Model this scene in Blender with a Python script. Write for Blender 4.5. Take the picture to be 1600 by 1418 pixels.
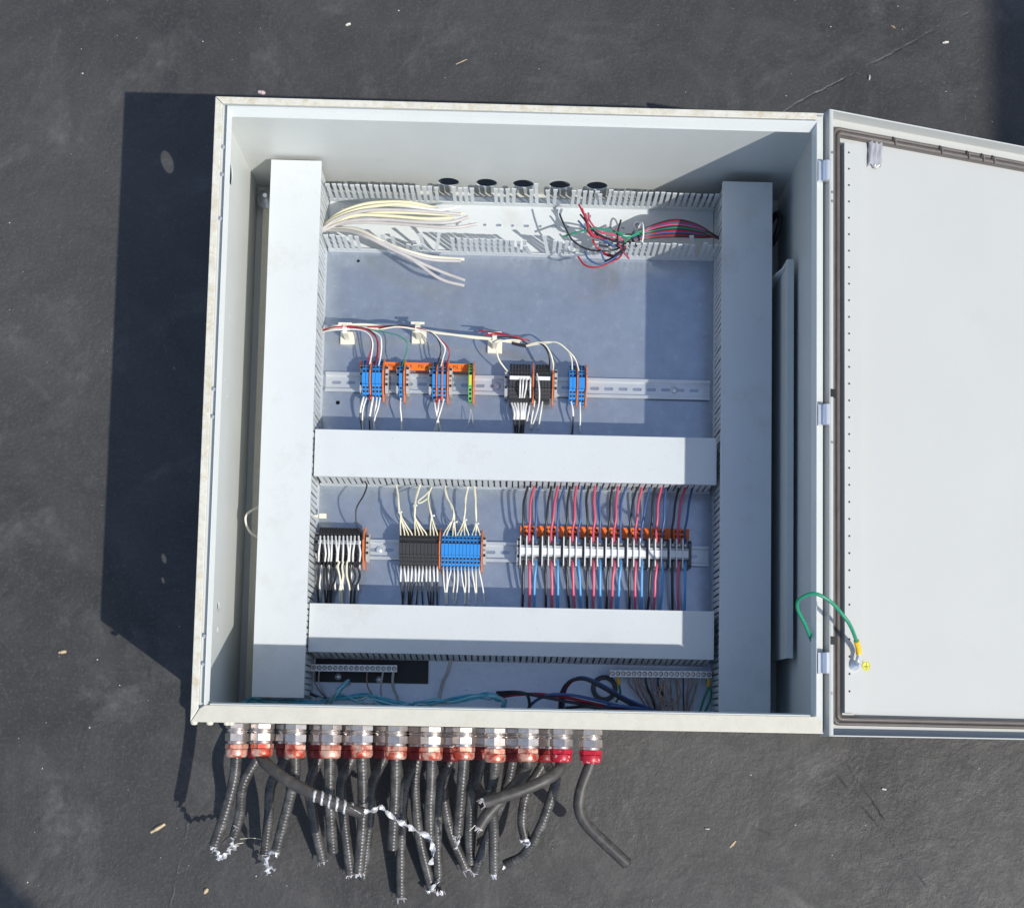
import bpy, bmesh, math, random
from mathutils import Vector, Matrix
random.seed(7)
R = math.radians
sc = bpy.context.scene
for o in list(bpy.data.objects): bpy.data.objects.remove(o)
COL = sc.collection

# ------------------------------------------------------------------ camera
CAM = Vector((-0.003508, -0.506717, 2.562842))
ROT = Matrix(((0.9996066, -0.0204654, -0.0191764), (0.0187360, 0.9960853, -0.0863885), (0.0208693, 0.0859952, 0.9960770)))
FPX, CX, CY = 2145.24, 835.751, 948.272
cam = bpy.data.cameras.new('camera'); camo = bpy.data.objects.new('camera', cam); COL.objects.link(camo)
camo.matrix_world = Matrix.Translation(CAM) @ ROT.to_4x4()
cam.sensor_fit = 'HORIZONTAL'; cam.sensor_width = 36; cam.lens = FPX / 1600 * 36
cam.shift_x = (800 - CX) / 1600; cam.shift_y = (CY - 709) / 1600
cam.clip_start = .05; cam.clip_end = 300
sc.camera = camo
# ------------------------------------------------------------------ light
SUN = Vector((.679707, -.477932, 1.0)).normalized()
w = bpy.data.worlds.new('World'); sc.world = w; w.use_nodes = True
nt = w.node_tree
sky = nt.nodes.new('ShaderNodeTexSky'); sky.sky_type = 'NISHITA'; sky.sun_disc = False
sky.sun_elevation = math.asin(SUN.z); sky.sun_rotation = math.atan2(SUN.x, SUN.y)
sky.air_density = 1.0; sky.dust_density = 1.2; sky.ozone_density = 1.0
bg = nt.nodes['Background']; bg.inputs[1].default_value = .135
nt.links.new(sky.outputs[0], bg.inputs[0])
sl = bpy.data.lights.new('sun', 'SUN'); sl.energy = 3.2; sl.angle = R(.53); sl.color = (1, .96, .89)
slo = bpy.data.objects.new('sun', sl); COL.objects.link(slo)
slo.rotation_euler = (-SUN).to_track_quat('-Z', 'Y').to_euler(); slo.location = SUN * 20
sc.view_settings.view_transform = 'Standard'; sc.view_settings.look = 'None'
sc.view_settings.exposure = .28; sc.view_settings.gamma = 1; sc.view_settings.use_curve_mapping = False

def at(u, v, z):                      # a point of the place: picture position on the level plane z
    d = ROT @ Vector(((u - CX) / FPX, -(v - CY) / FPX, -1.0))
    return CAM + d * ((z - CAM.z) / d.z)

# ------------------------------------------------------------------ materials
MATS = {}
def mat(name, col, rough=.5, metal=0, spec=.5, var=0, vscale=30, bump=0, bscale=200, dirt=None, dscale=12, damt=.5, dlo=.5, dhi=.75,
        fine=0, trans=0, coords='Object', sub=0, bdist=.001):
    m = bpy.data.materials.new(name); m.use_nodes = True; t = m.node_tree; N = t.nodes; L = t.links
    b = N['Principled BSDF']
    b.inputs['Roughness'].default_value = rough; b.inputs['Metallic'].default_value = metal
    b.inputs['Specular IOR Level'].default_value = spec
    tc = N.new('ShaderNodeTexCoord'); oi = N.new('ShaderNodeObjectInfo')
    geo = N.new('ShaderNodeNewGeometry')
    src = geo.outputs['Position'] if coords == 'World' else tc.outputs['Object']
    rgb = N.new('ShaderNodeRGB'); rgb.outputs[0].default_value = (*col, 1); c = rgb.outputs[0]
    def noise(scale, detail=4, rough_=.6):
        n = N.new('ShaderNodeTexNoise'); n.inputs['Scale'].default_value = scale; n.inputs['Detail'].default_value = detail
        n.inputs['Roughness'].default_value = rough_; L.new(src, n.inputs['Vector']); return n.outputs['Fac']
    def ramp(f, lo, hi, a=0, b_=1):
        r = N.new('ShaderNodeMapRange'); r.inputs[1].default_value = lo; r.inputs[2].default_value = hi
        r.inputs[3].default_value = a; r.inputs[4].default_value = b_; L.new(f, r.inputs[0]); return r.outputs[0]
    def mix(f, a, b_, mode='MIX'):
        x = N.new('ShaderNodeMix'); x.data_type = 'RGBA'; x.blend_type = mode
        if isinstance(f, float): x.inputs[0].default_value = f
        else: L.new(f, x.inputs[0])
        for s, v in ((6, a), (7, b_)):
            if isinstance(v, tuple): x.inputs[s].default_value = (*v, 1)
            else: L.new(v, x.inputs[s])
        return x.outputs[2]
    if var:
        h = N.new('ShaderNodeHueSaturation'); L.new(c, h.inputs['Color'])
        L.new(ramp(noise(vscale), .3, .7, 1 - var, 1 + var), h.inputs['Value']); c = h.outputs[0]
    if dirt:
        f = ramp(noise(dscale, 6, .7), dlo, dhi, 0, damt); c = mix(f, c, dirt)
    if fine:
        f = ramp(noise(420, 2), .66, .72, 0, fine); c = mix(f, c, (.12, .10, .07))
    L.new(c, b.inputs['Base Color'])
    if bump:
        bn = N.new('ShaderNodeBump'); bn.inputs['Strength'].default_value = bump; bn.inputs['Distance'].default_value = bdist
        L.new(noise(bscale, 3), bn.inputs['Height']); L.new(bn.outputs[0], b.inputs['Normal'])
    if trans: b.inputs['Transmission Weight'].default_value = trans
    MATS[name] = m
    return m
M = MATS
mat('enclosure_paint', (.595, .615, .59), .42, var=.03, vscale=8, dirt=(.40, .38, .32), dscale=30, damt=.25, dlo=.62, dhi=.8, fine=.25, bump=.02, bscale=500)
mat('rim_paint', (.66, .64, .55), .5, var=.08, vscale=60, dirt=(.46, .35, .15), dscale=44, damt=.7, dlo=.47, dhi=.72, fine=.5)
mat('rim_paint_clean', (.60, .575, .48), .45, var=.05, vscale=60, dirt=(.45, .40, .28), dscale=22, damt=.4, dlo=.55, dhi=.8, fine=.3)
mat('door_paint', (.485, .495, .475), .36, var=.02, vscale=4, dirt=(.42, .41, .38), dscale=7, damt=.32, dlo=.62, dhi=.82, fine=.1, bump=.015, bscale=600)
mat('duct_plastic', (.60, .635, .645), .42, var=.02, vscale=9, dirt=(.44, .43, .38), dscale=11, damt=.5, dlo=.54, dhi=.8, fine=.3)
mat('zinc_plate', (.42, .475, .55), .22, metal=.66, var=.08, vscale=38, dirt=(.70, .72, .75), dscale=60, damt=.45, dlo=.56, dhi=.75, fine=.2, bump=.03, bscale=60)
mat('lower_plate_tone', (.80, .88, 1.0), .4, metal=.1, var=.05, vscale=60, dirt=(.25, .25, .29), dscale=110, damt=.5, dlo=.62, dhi=.7, fine=.3)  # paler, bluer colour for the lower end of the mounting plate
mat('wire_pale_cyan', (.26, .58, .68), .4)
mat('wire_pink', (.70, .115, .20), .38)
mat('rail_zinc', (.70, .73, .74), .26, metal=.55, var=.05)
mat('bright_zinc', (.70, .74, .80), .3, metal=.6, var=.05)
mat('gland_metal', (.70, .64, .60), .32, metal=.9, var=.12, vscale=120, dirt=(.50, .36, .26), dscale=140, damt=.5, dlo=.55, dhi=.75, bump=.15, bscale=300)
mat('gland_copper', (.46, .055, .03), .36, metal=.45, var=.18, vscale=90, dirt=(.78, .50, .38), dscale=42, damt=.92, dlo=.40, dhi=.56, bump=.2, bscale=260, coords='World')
mat('gland_red_shaded', (.20, .010, .012), .45, var=.2, vscale=60, dirt=(.35, .12, .09), dscale=60, damt=.6, dlo=.5, dhi=.7, coords='World')  # cap red darkened, the shade on the lower row put into the colour
mat('gland_red', (.40, .012, .03), .38, var=.15, vscale=60, dirt=(.75, .66, .64), dscale=130, damt=.9, dlo=.60, dhi=.66, bump=.2, bscale=200, coords='World')
mat('cable_jacket', (.046, .045, .044), .36, var=.3, vscale=60, dirt=(.22, .21, .20), dscale=38, damt=.7, dlo=.45, dhi=.8, bump=.15, bscale=300)
mat('cable_rubber', (.05, .047, .044), .5, var=.25, vscale=60, dirt=(.17, .16, .15), dscale=50, damt=.6, dlo=.5, dhi=.8, bump=.2, bscale=400)
mat('foil', (.62, .62, .64), .38, metal=.35, var=.15, vscale=200, bump=.5, bscale=250)
mat('filler', (.62, .48, .46), .7, var=.2, vscale=300)
mat('plastic_blue', (.035, .27, .72), .4, var=.06)
mat('plastic_black', (.048, .048, .05), .42, var=.1)
mat('plastic_grey', (.42, .44, .45), .45, var=.05)
mat('plastic_dark_grey', (.10, .105, .11), .45, var=.05)
mat('plastic_orange', (.72, .19, .05), .45, var=.05)
mat('plastic_green', (.16, .50, .10), .45, var=.05)
mat('plastic_yellow', (.75, .60, .06), .45)
mat('plastic_white', (.76, .77, .77), .4, var=.03)
mat('entry_dark', (.008, .009, .012), .6)
mat('label_orange', (.85, .17, .02), .5, var=.04)
mat('ink', (.02, .015, .012), .6)
mat('screw_metal', (.50, .47, .42), .35, metal=.85, var=.2, vscale=300)
mat('wire_black', (.024, .025, .03), .35)
mat('wire_red', (.58, .085, .15), .38)
mat('wire_dark_red', (.36, .012, .03), .38)
mat('wire_blue', (.045, .10, .26), .38)
mat('wire_sky_blue', (.10, .36, .72), .38)
mat('wire_cyan', (.09, .42, .56), .4, var=.2, vscale=60)
mat('wire_green', (.015, .24, .13), .38)
mat('wire_white', (.80, .80, .78), .42)
mat('wire_cream', (.78, .75, .60), .45)
mat('wire_grey', (.50, .48, .47), .42, var=.1)
mat('wire_brown', (.36, .24, .18), .45, var=.3, vscale=80)
mat('wire_pale_yellow', (.74, .71, .50), .42)
mat('gasket', (.120, .106, .096), .42, var=.12, vscale=50, bump=.1, bscale=150)
mat('crimp_yellow', (.80, .47, .02), .4)
mat('sticker_yellow', (.80, .78, .10), .45)
mat('rubber_black', (.012, .012, .013), .45)
mat('tie_cream', (.78, .75, .62), .45)
mat('tape_silver', (.48, .48, .50), .3, metal=.35, var=.1, vscale=60, bump=.4, bscale=60)
mat('bus_bar', (.86, .86, .84), .4, metal=.3, var=.1)
mat('wood', (.52, .40, .25), .7, var=.25, vscale=80)
mat('grit', (.72, .69, .63), .7, var=.2, vscale=20)
mat('concrete', (.32, .31, .30), .8, var=.1, vscale=4)
M['plastic_white'].node_tree.nodes['Principled BSDF'].inputs['Subsurface Weight'].default_value = 0

def asphalt():
    m = bpy.data.materials.new('asphalt'); m.use_nodes = True; t = m.node_tree; N = t.nodes; L = t.links
    b = N['Principled BSDF']; g = N.new('ShaderNodeNewGeometry'); P = g.outputs['Position']
    def noise(scale, detail=4, rough=.6, dist=0):
        n = N.new('ShaderNodeTexNoise'); n.inputs['Scale'].default_value = scale; n.inputs['Detail'].default_value = detail
        n.inputs['Roughness'].default_value = rough; n.inputs['Distortion'].default_value = dist; L.new(P, n.inputs['Vector']); return n.outputs['Fac']
    def rng(f, lo, hi, a=0., c=1.):
        r = N.new('ShaderNodeMapRange'); r.inputs[1].default_value = lo; r.inputs[2].default_value = hi
        r.inputs[3].default_value = a; r.inputs[4].default_value = c; L.new(f, r.inputs[0]); return r.outputs[0]
    def op(o, a, c):
        x = N.new('ShaderNodeMath'); x.operation = o
        for i, v in enumerate((a, c)):
            if isinstance(v, (int, float)): x.inputs[i].default_value = v
            else: L.new(v, x.inputs[i])
        return x.outputs[0]
    def mix(f, a, c):
        x = N.new('ShaderNodeMix'); x.data_type = 'RGBA'; L.new(f, x.inputs[0])
        for s, v in ((6, a), (7, c)):
            if isinstance(v, tuple): x.inputs[s].default_value = (*v, 1)
            else: L.new(v, x.inputs[s])
        return x.outputs[2]
    big = noise(1.6, 4, .55, .5)
    c = mix(rng(big, .36, .66), (.037, .0362, .0355), (.060, .058, .0562))
    c = mix(rng(noise(7, 6, .68, .9), .44, .72, 0, .55), c, (.080, .0775, .075))       # soft worn clouds
    c = mix(op('MULTIPLY', rng(noise(2.8, 6, .72, 1.6), .53, .68), rng(noise(34, 5, .7), .40, .68, .15, .75)), c, (.13, .125, .12))   # pale dusty scuffs
    c = mix(rng(noise(1.1, 5, .6, .4), .60, .74, 0, .22), c, (.055, .049, .042))
    c = mix(rng(noise(160, 3, .6), .52, .75, 0, .5), c, (.10, .098, .096))
    v = N.new('ShaderNodeTexVoronoi'); v.inputs['Scale'].default_value = 95; L.new(P, v.inputs['Vector'])
    c = mix(rng(v.outputs['Distance'], .04, .08, .45, 0), c, (.26, .25, .235))      # pale grit in the binder
    L.new(c, b.inputs['Base Color'])
    b.inputs['Specular IOR Level'].default_value = .42
    L.new(rng(noise(30, 4), .3, .7, .46, .64), b.inputs['Roughness'])
    # relief: trowelled lumps, fine aggregate, long seam and scrapes
    rough_zone = rng(noise(1.9, 4, .6, .5), .36, .64, .28, 1.0)
    rid = N.new('ShaderNodeTexNoise'); rid.noise_type = 'RIDGED_MULTIFRACTAL'; rid.inputs['Scale'].default_value = 30; rid.inputs['Detail'].default_value = 3
    rid.inputs['Distortion'].default_value = .9; L.new(P, rid.inputs['Vector'])
    h = op('ADD', op('MULTIPLY', noise(7, 4, .55, .6), 1.3), op('MULTIPLY', op('ADD', op('MULTIPLY', noise(44, 5, .68, .5), .70), op('ADD', op('MULTIPLY', rid.outputs['Fac'], -.022), op('MULTIPLY', noise(150, 4, .75, .3), .36))), rough_zone))
    sep = N.new('ShaderNodeSeparateXYZ'); L.new(P, sep.inputs[0])
    def line(p, q, wd, amt):
        p = at(*p, 0); q = at(*q, 0); d = (q - p); ln = d.length; d.normalize(); n = Vector((-d.y, d.x))
        dx = op('SUBTRACT', sep.outputs[0], p.x); dy = op('SUBTRACT', sep.outputs[1], p.y)
        wob = op('MULTIPLY', op('SUBTRACT', noise(12, 4, .7), .5), .02)
        dist = op('ABSOLUTE', op('ADD', op('ADD', op('MULTIPLY', dx, n.x), op('MULTIPLY', dy, n.y)), wob), 0)
        al = op('ADD', op('MULTIPLY', dx, d.x), op('MULTIPLY', dy, d.y))
        inside = op('MULTIPLY', rng(al, 0, .03), rng(al, ln - .03, ln, 1, 0))
        return op('MULTIPLY', op('MULTIPLY', op('MULTIPLY', rng(dist, 0, wd, 1, 0), inside), rng(noise(16, 3, .6), .42, .6)), amt)
    for p, q, wd, a in (((1215, 178), (1570, -10), .003, -.5), ((1320, 1185), (1400, 1310), .002, -.7), ((1340, 1195), (1375, 1245), .002, -.5),
                        ((1300, 1200), (1460, 1400), .0025, -.4), ((300, 1265), (262, 1420), .003, .35), ((1180, 1290), (1205, 1305), .004, -.8)):
        h = op('ADD', h, line(p, q, wd, a))
    bn = N.new('ShaderNodeBump'); bn.inputs['Strength'].default_value = 1.0; bn.inputs['Distance'].default_value = .0038
    L.new(h, bn.inputs['Height']); L.new(bn.outputs[0], b.inputs['Normal'])
    return m
M['asphalt'] = asphalt()

# ------------------------------------------------------------------ mesh tools
class MB:
    def __init__(s): s.v = []; s.f = []; s.sm = []
    def add(s, vs, fs, smooth=False):
        n = len(s.v); s.v += [tuple(x) for x in vs]; s.f += [tuple(i + n for i in f) for f in fs]; s.sm += [smooth] * len(fs); return s
    def box(s, a, b, mtx=None):
        x0, y0, z0 = a; x1, y1, z1 = b
        vs = [Vector(p) for p in ((x0,y0,z0),(x1,y0,z0),(x1,y1,z0),(x0,y1,z0),(x0,y0,z1),(x1,y0,z1),(x1,y1,z1),(x0,y1,z1))]
        if mtx: vs = [mtx @ p for p in vs]
        return s.add(vs, ((0,3,2,1),(4,5,6,7),(0,1,5,4),(1,2,6,5),(2,3,7,6),(3,0,4,7)))
    def prism(s, poly, x0, x1, axis='x', smooth=False):      # poly of 2-tuples, extruded along an axis
        n = len(poly)
        def P(p, t):
            return {'x': (t, p[0], p[1]), 'y': (p[0], t, p[1]), 'z': (p[0], p[1], t)}[axis]
        vs = [P(p, x0) for p in poly] + [P(p, x1) for p in poly]
        fs = [tuple(range(n)), tuple(range(2*n-1, n-1, -1))] + [(i, i+n, (i+1) % n + n, (i+1) % n) for i in range(n)]
        return s.add(vs, fs, smooth)
    def rings(s, rings, cap0=True, cap1=True, closed=False, smooth=True):
        n = len(rings[0]); vs = [p for r in rings for p in r]; fs = []
        m = len(rings)
        for i in range(m if closed else m - 1):
            j = (i + 1) % m
            for k in range(n):
                fs.append((i*n+k, i*n+(k+1) % n, j*n+(k+1) % n, j*n+k))
        s.add(vs, fs, smooth)
        if not closed:
            if cap0: s.add(rings[0], (tuple(range(n-1, -1, -1)),))
            if cap1: s.add(rings[-1], (tuple(range(n)),))
        return s
    def lathe(s, prof, o=(0,0,0), ax=(0,0,1), n=20, smooth=True, rot=0):   # prof: (distance along axis, radius)
        ax = Vector(ax).normalized(); o = Vector(o)
        u = ax.orthogonal().normalized(); v = ax.cross(u)
        rs = []
        for d, r in prof:
            rs.append([o + ax*d + (u*math.cos(2*math.pi*k/n+rot) + v*math.sin(2*math.pi*k/n+rot))*r for k in range(n)])
        return s.rings(rs, smooth=smooth)
    def tube(s, pts, r, n=6, closed=False, ripple=0, period=.006, jit=0):
        pts = [Vector(p) for p in pts]; m = len(pts); rs = []
        t0 = (pts[1]-pts[0]).normalized(); u = t0.orthogonal().normalized(); L = 0
        for i, p in enumerate(pts):
            if closed: t = (pts[(i+1) % m]-pts[i-1]).normalized()
            else: t = (pts[min(i+1, m-1)]-pts[max(i-1, 0)]).normalized()
            u = (u - t*u.dot(t)).normalized(); v = t.cross(u)
            if i: L += (p-pts[i-1]).length
            rr = r*(1+ripple*math.sin(2*math.pi*L/period)) if ripple else r
            if jit: rr *= 1+random.uniform(-jit, jit)
            rs.append([p+(u*math.cos(2*math.pi*k/n)+v*math.sin(2*math.pi*k/n))*rr for k in range(n)])
        return s.rings(rs, closed=closed)
    def mesh(s, name):
        me = bpy.data.meshes.new(name); me.from_pydata(s.v, [], s.f); me.polygons.foreach_set('use_smooth', s.sm)
        me.validate(); me.update()
        bm = bmesh.new(); bm.from_mesh(me); bmesh.ops.recalc_face_normals(bm, faces=bm.faces); bm.to_mesh(me); bm.free()
        return me
def sheet(outline, holes, z0, z1, frame=None, name='sheet'):      # flat plate with real holes
    bm = bmesh.new(); edges = []
    for loop in [outline] + list(holes):
        vs = [bm.verts.new((p[0], p[1], z0)) for p in loop]
        for i in range(len(vs)): edges.append(bm.edges.new((vs[i], vs[(i+1) % len(vs)])))
    bmesh.ops.triangle_fill(bm, use_beauty=True, use_dissolve=False, edges=edges)
    fs = bm.faces[:]
    r = bmesh.ops.extrude_face_region(bm, geom=fs)
    for g in r['geom']:
        if isinstance(g, bmesh.types.BMVert): g.co.z = z1
    bmesh.ops.recalc_face_normals(bm, faces=bm.faces)
    if frame: bm.transform(frame)
    me = bpy.data.meshes.new(name); bm.to_mesh(me); bm.free(); return me
def rect(x0, y0, x1, y1): return [(x0,y0),(x1,y0),(x1,y1),(x0,y1)]
def circ(x, y, r, n=16, ry=None): return [(x+r*math.cos(2*math.pi*k/n), y+(ry or r)*math.sin(2*math.pi*k/n)) for k in range(n)]
def slot(x, y, l, wd, n=5):
    r = wd/2; a = l/2-r; o = []
    for k in range(n+1): t = -math.pi/2+math.pi*k/n; o.append((x+a+r*math.cos(t), y+r*math.sin(t)))
    for k in range(n+1): t = math.pi/2+math.pi*k/n; o.append((x-a+r*math.cos(t), y+r*math.sin(t)))
    return o
def spline(pts, n=8):
    P = [Vector(p) for p in pts]
    if len(P) == 2: return [P[0].lerp(P[1], k/n) for k in range(n+1)]
    P = [P[0]*2-P[1]] + P + [P[-1]*2-P[-2]]; out = []
    for i in range(1, len(P)-2):
        a, b, c, d = P[i-1:i+3]
        for k in range(n):
            t = k/n
            out.append(.5*((2*b)+(c-a)*t+(2*a-5*b+4*c-d)*t*t+(3*b-a-3*c+d)*t**3))
    out.append(P[-2]); return out
def resample(pts, step):
    out = [pts[0]]; acc = 0
    for a, b in zip(pts, pts[1:]):
        d = (b-a).length; t = step-acc
        while t <= d: out.append(a.lerp(b, t/d)); t += step
        acc = (acc+d) % step if d else acc
    if (out[-1]-pts[-1]).length > step*.3: out.append(pts[-1])
    return out

def obj(name, me, m, parent=None, loc=None, bevel=0, label=None):
    if isinstance(me, MB): me = me.mesh(name)
    if m is not None and len(me.materials) == 0: me.materials.append(M[m])
    o = bpy.data.objects.new(name, me); COL.objects.link(o)
    if parent is not None:
        o.parent = parent
        o.matrix_parent_inverse = Matrix.Translation(-PLOC.get(parent.name, Vector((0,0,0)))) if parent.name in PLOC else Matrix()
    if loc is not None: o.location = loc
    if bevel:
        b = o.modifiers.new('bevel', 'BEVEL'); b.width = bevel; b.segments = 2; b.limit_method = 'ANGLE'; b.angle_limit = R(40)
    if label: o['label'] = label
    return o
PLOC = {}
def tag(o, label, cat, group=None, kind=None):
    o['label'] = label; o['category'] = cat
    if group: o['group'] = group
    if kind: o['kind'] = kind
    return o
def thing(name, label, cat, loc=(0,0,0), group=None, world=True):
    # world=True: its parts are written in world coordinates; False: in the thing's own
    o = bpy.data.objects.new(name, None); COL.objects.link(o); o.location = loc; o.empty_display_size = .02
    if world: PLOC[o.name] = Vector(loc)
    return tag(o, label, cat, group)
def dup(root, loc, label, group=None):
    r = root.copy(); COL.objects.link(r); r.location = loc; r['label'] = label
    if group: r['group'] = group
    for ch in list(root.children):
        c = ch.copy(); COL.objects.link(c); c.parent = r
    return r
ORD = ['first','second','third','fourth','fifth','sixth','seventh','eighth','ninth','tenth','eleventh','twelfth','thirteenth','fourteenth','fifteenth','sixteenth',
       'seventeenth','eighteenth','nineteenth','twentieth']

# ------------------------------------------------------------------ setting
g = obj('ground', MB().add([(-40,-40,0),(40,-40,0),(40,40,0),(-40,40,0)], ((0,1,2,3),)), 'asphalt'); g['kind'] = 'structure'
# two slabs added out of the picture to throw the soft shadows in the corners
def shadow_slab(cx0, quad, z, post):
    me = MB(); n = len(quad)
    me.prism(quad, z, z+.12, 'z'); me.box((post[0]-.06, post[1]-.06, 0), (post[0]+.06, post[1]+.06, z))
    o = obj('shadow_caster', me, 'concrete'); o['kind'] = 'structure'
shadow_slab(0, [(3.712,-1.80),(6.5,-1.80),(6.5,2.5),(3.712,2.5)], 4.0, (6.0, 1.8))
shadow_slab(1, [(1.185,-2.285),(1.5,-2.68),(.67,-3.45),(.17,-2.46),(.67,-2.16),(1.02,-2.12)], 3.0, (.7,-3.0))

# ------------------------------------------------------------------ enclosure
HW, HH, ZR = .500, .5097, .387
GZ = ZR-.006
T = .0022
enc = thing('enclosure', 'large open light grey steel electrical enclosure lying on its back on the asphalt', 'electrical enclosure', (0,0,0))
bx = MB().box((-HW+.0005,-HH+.0005,.001),(HW-.0005,HH-.0005,.012)); obj('back_panel', bx, 'enclosure_paint', enc)
# top wall (holes), bottom wall, left wall (holes), right wall.  sheet local (x, y->z) into the wall plane
def wall_frame_y(y):      # local (x, z', t) -> world (x, y+t, z')
    return Matrix(((1,0,0,0),(0,0,1,y),(0,1,0,0),(0,0,0,1)))
def wall_frame_x(x):      # local (y, z', t) -> world (x+t, y, z')
    return Matrix(((0,0,1,x),(1,0,0,0),(0,1,0,0),(0,0,0,1)))
hx = [-.1325, -.061, .008, .0765, .1465]
obj('wall', sheet(rect(-HW,.0122,HW,ZR-.0025), [circ(x,.060,.0198,24) for x in hx], 0, T, wall_frame_y(HH-T)), 'enclosure_paint', enc, label='top wall with five round knockout holes in a row')
gl_up = [370,410,462,516,566,619,675,725,774,825,877,923]
ZG, ZG2 = .178, .105
gx = [at(u,1160,ZG).x for u in gl_up]
gx2 = [(a+b)/2+.002 for a, b in zip(gx[:-2], gx[1:-1])]
obj('wall', sheet(rect(-HW,.0122,HW,ZR-.0025), [circ(x,ZG,.0105,16) for x in gx]+[circ(x,ZG2,.0105,16) for x in gx2], 0, T, wall_frame_y(-HH)), 'enclosure_paint', enc)
lh = [(.433,.259,.0205),(-.313,.221,.0085),(-.354,.221,.0058),(.075,.24,.0028),(.19,.22,.0030),(.052,.215,.0034)]
obj('wall', sheet(rect(-HH+T,.0122,HH-T,ZR-.0025), [circ(y,z,r,20) for y,z,r in lh], 0, T, wall_frame_x(-HW)), 'enclosure_paint', enc, label='left wall with one large and several small round holes')
obj('wall', MB().box((HW-T,-HH+T,.0122),(HW,HH-T,GZ-.0014)), 'enclosure_paint', enc)
# rim: flanges with mitred ends
FW = .0120; FB = .027; g_ = .0004
def flange(poly, m, z=ZR, t=.0024): return obj('rim_flange', MB().prism(poly, z-t, z, 'z'), m, enc, bevel=.0011)
flange([(-HW,HH-.0002),(HW-.012,HH-.0002),(HW-.012,HH-FW),(-HW+FW+g_,HH-FW)], 'rim_paint')
flange([(-HW,HH-.001),(-HW+FW,HH-FW-.0008),(-HW+FW,-HH+FB*.78),(-HW,-HH+.0008)], 'rim_paint')
flange([(-HW+.0004,-HH),(HW-.003,-HH),(HW-.003,-HH+.016),(HW-.014,-HH+FB),(-HW+.022,-HH+FB),(-HW+FW+.002,-HH+FB*.80)], 'rim_paint_clean')
# gutter floors
GZ = ZR-.006
obj('gutter', MB().box((-HW+FW,-HH+FB,GZ-.001),(-HW+FW+.0095,HH-FW,GZ)).box((-HW+FW-.0012,-HH+FB,GZ),(-HW+FW-.0002,HH-FW,ZR-.0026)), 'enclosure_paint', enc)
obj('gutter', MB().box((-HW+FW+.0096,HH-FW-.008,GZ-.001),(HW-.012,HH-FW,GZ)), 'enclosure_paint', enc)
obj('gutter', MB().box((HW-.0125,-HH+.0024,GZ-.0012),(HW-.0005,HH-.004,GZ-.0002)), 'enclosure_paint', enc)
# raised sealing lip: cross-section (inset from wall, height), sloping inwards
LP = [(0,GZ-.002),(0,ZR+.0022),(.0014,ZR+.0032),(.0032,ZR+.0028),(.0145,ZR-.0085),(.0132,ZR-.0098)]
xl, xr, yt, yb = -HW+FW+.0085, HW-.0120, HH-FW-.004, -HH+FB
SL, ST = .45, 1.0      # the side lips are narrower than the top one
def lip(p0, p1):
    mb = MB(); mb.rings([[p0(i, z) for i, z in LP], [p1(i, z) for i, z in LP]], smooth=False); return obj('sealing_lip', mb, 'enclosure_paint', enc)
tl = lambda i, z: Vector((xl+i*SL, yt-i*ST, z)); tr = lambda i, z: Vector((xr-i*SL, yt-i*ST, z+.003*(z > ZR)))
bl = lambda i, z: Vector((xl+i*SL, yb+.0001, z)); br = lambda i, z: Vector((xr-i*SL, yb+.0001, z+.003*(z > ZR)))
lip(tl, tr); lip(bl, tl); lip(tr, br)
# the bottom lip is lower, tucked against its wide flange
obj('sealing_lip', MB().prism([(yb+.0002,ZR-.012),(yb+.0002,ZR+.001),(yb+.002,ZR+.001),(yb+.0045,ZR-.012),(yb+.003,ZR-.013)], xl+.0095, xr-.0095, 'x'), 'enclosure_paint', enc)
for u, v in ((348,228),(347,271),(341,340),(333,607),(332,650),(316,993),(314,1037)):
    p = at(u, v, GZ+.008); obj('rivet', MB().lathe([(0,.0032),(.005,.0032),(.0065,.002)], (-HW+FW+.005, p.y, GZ), n=10), 'bright_zinc', enc)
for u, v in ((362,1145),(368,1143),(312,1129),(336,1133)):
    p = at(u, v, .3); obj('rivet', MB().lathe([(0,.006),(.004,.005),(.005,.002)], (p.x,-HH,.34), (0,-1,0), n=10), 'rim_paint_clean', enc)

# hinges
for (u, v) in ((1293,266),(1288.5,647),(1284,1035)):
    c = at(u, v, ZR+.006)
    mb = MB(); mb.tube([(HW+.0035,c.y-.0165,ZR+.003),(HW+.0035,c.y+.0165,ZR+.003)], .0062, 14)
    mb.box((HW-.0105,c.y-.0175,ZR-.012),(HW-.0095+.002,c.y+.016,ZR+.006)); mb.box((HW-.010,c.y-.0165,ZR-.0005),(HW+.003,c.y+.0165,ZR+.0012))
    obj('hinge', mb, 'bright_zinc', enc)

# ------------------------------------------------------------------ door (part of the enclosure), hanging past flat onto its handle
PHI = .3222; DH = .5145; DW = .992; DR = .027
door = MB()
door.box((.0,-DH,-DR-.0018),(DW,DH,-DR))
for a, b in (((0,-DH,-DR),(.0022,DH,0)), ((DW-.0022,-DH,-DR),(DW,DH,0)), ((.0022,-DH,-DR),(DW-.0022,-DH+.0022,0)), ((.0022,DH-.0022,-DR),(DW-.0022,DH,0))): door.box(a, b)
door.box((.0022,-DH+.0022,-.0016),(.0075,DH-.0022,0))             # rolled hinge edge
do = obj('door', door, 'door_paint', enc, bevel=.0008); do.location = (HW+.0085, .001, ZR+.003); do.rotation_euler = (0, PHI, 0)
do.matrix_parent_inverse = Matrix()
def dpart(name, me, m, **k):
    return obj(name, me, m, do, **k)
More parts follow.
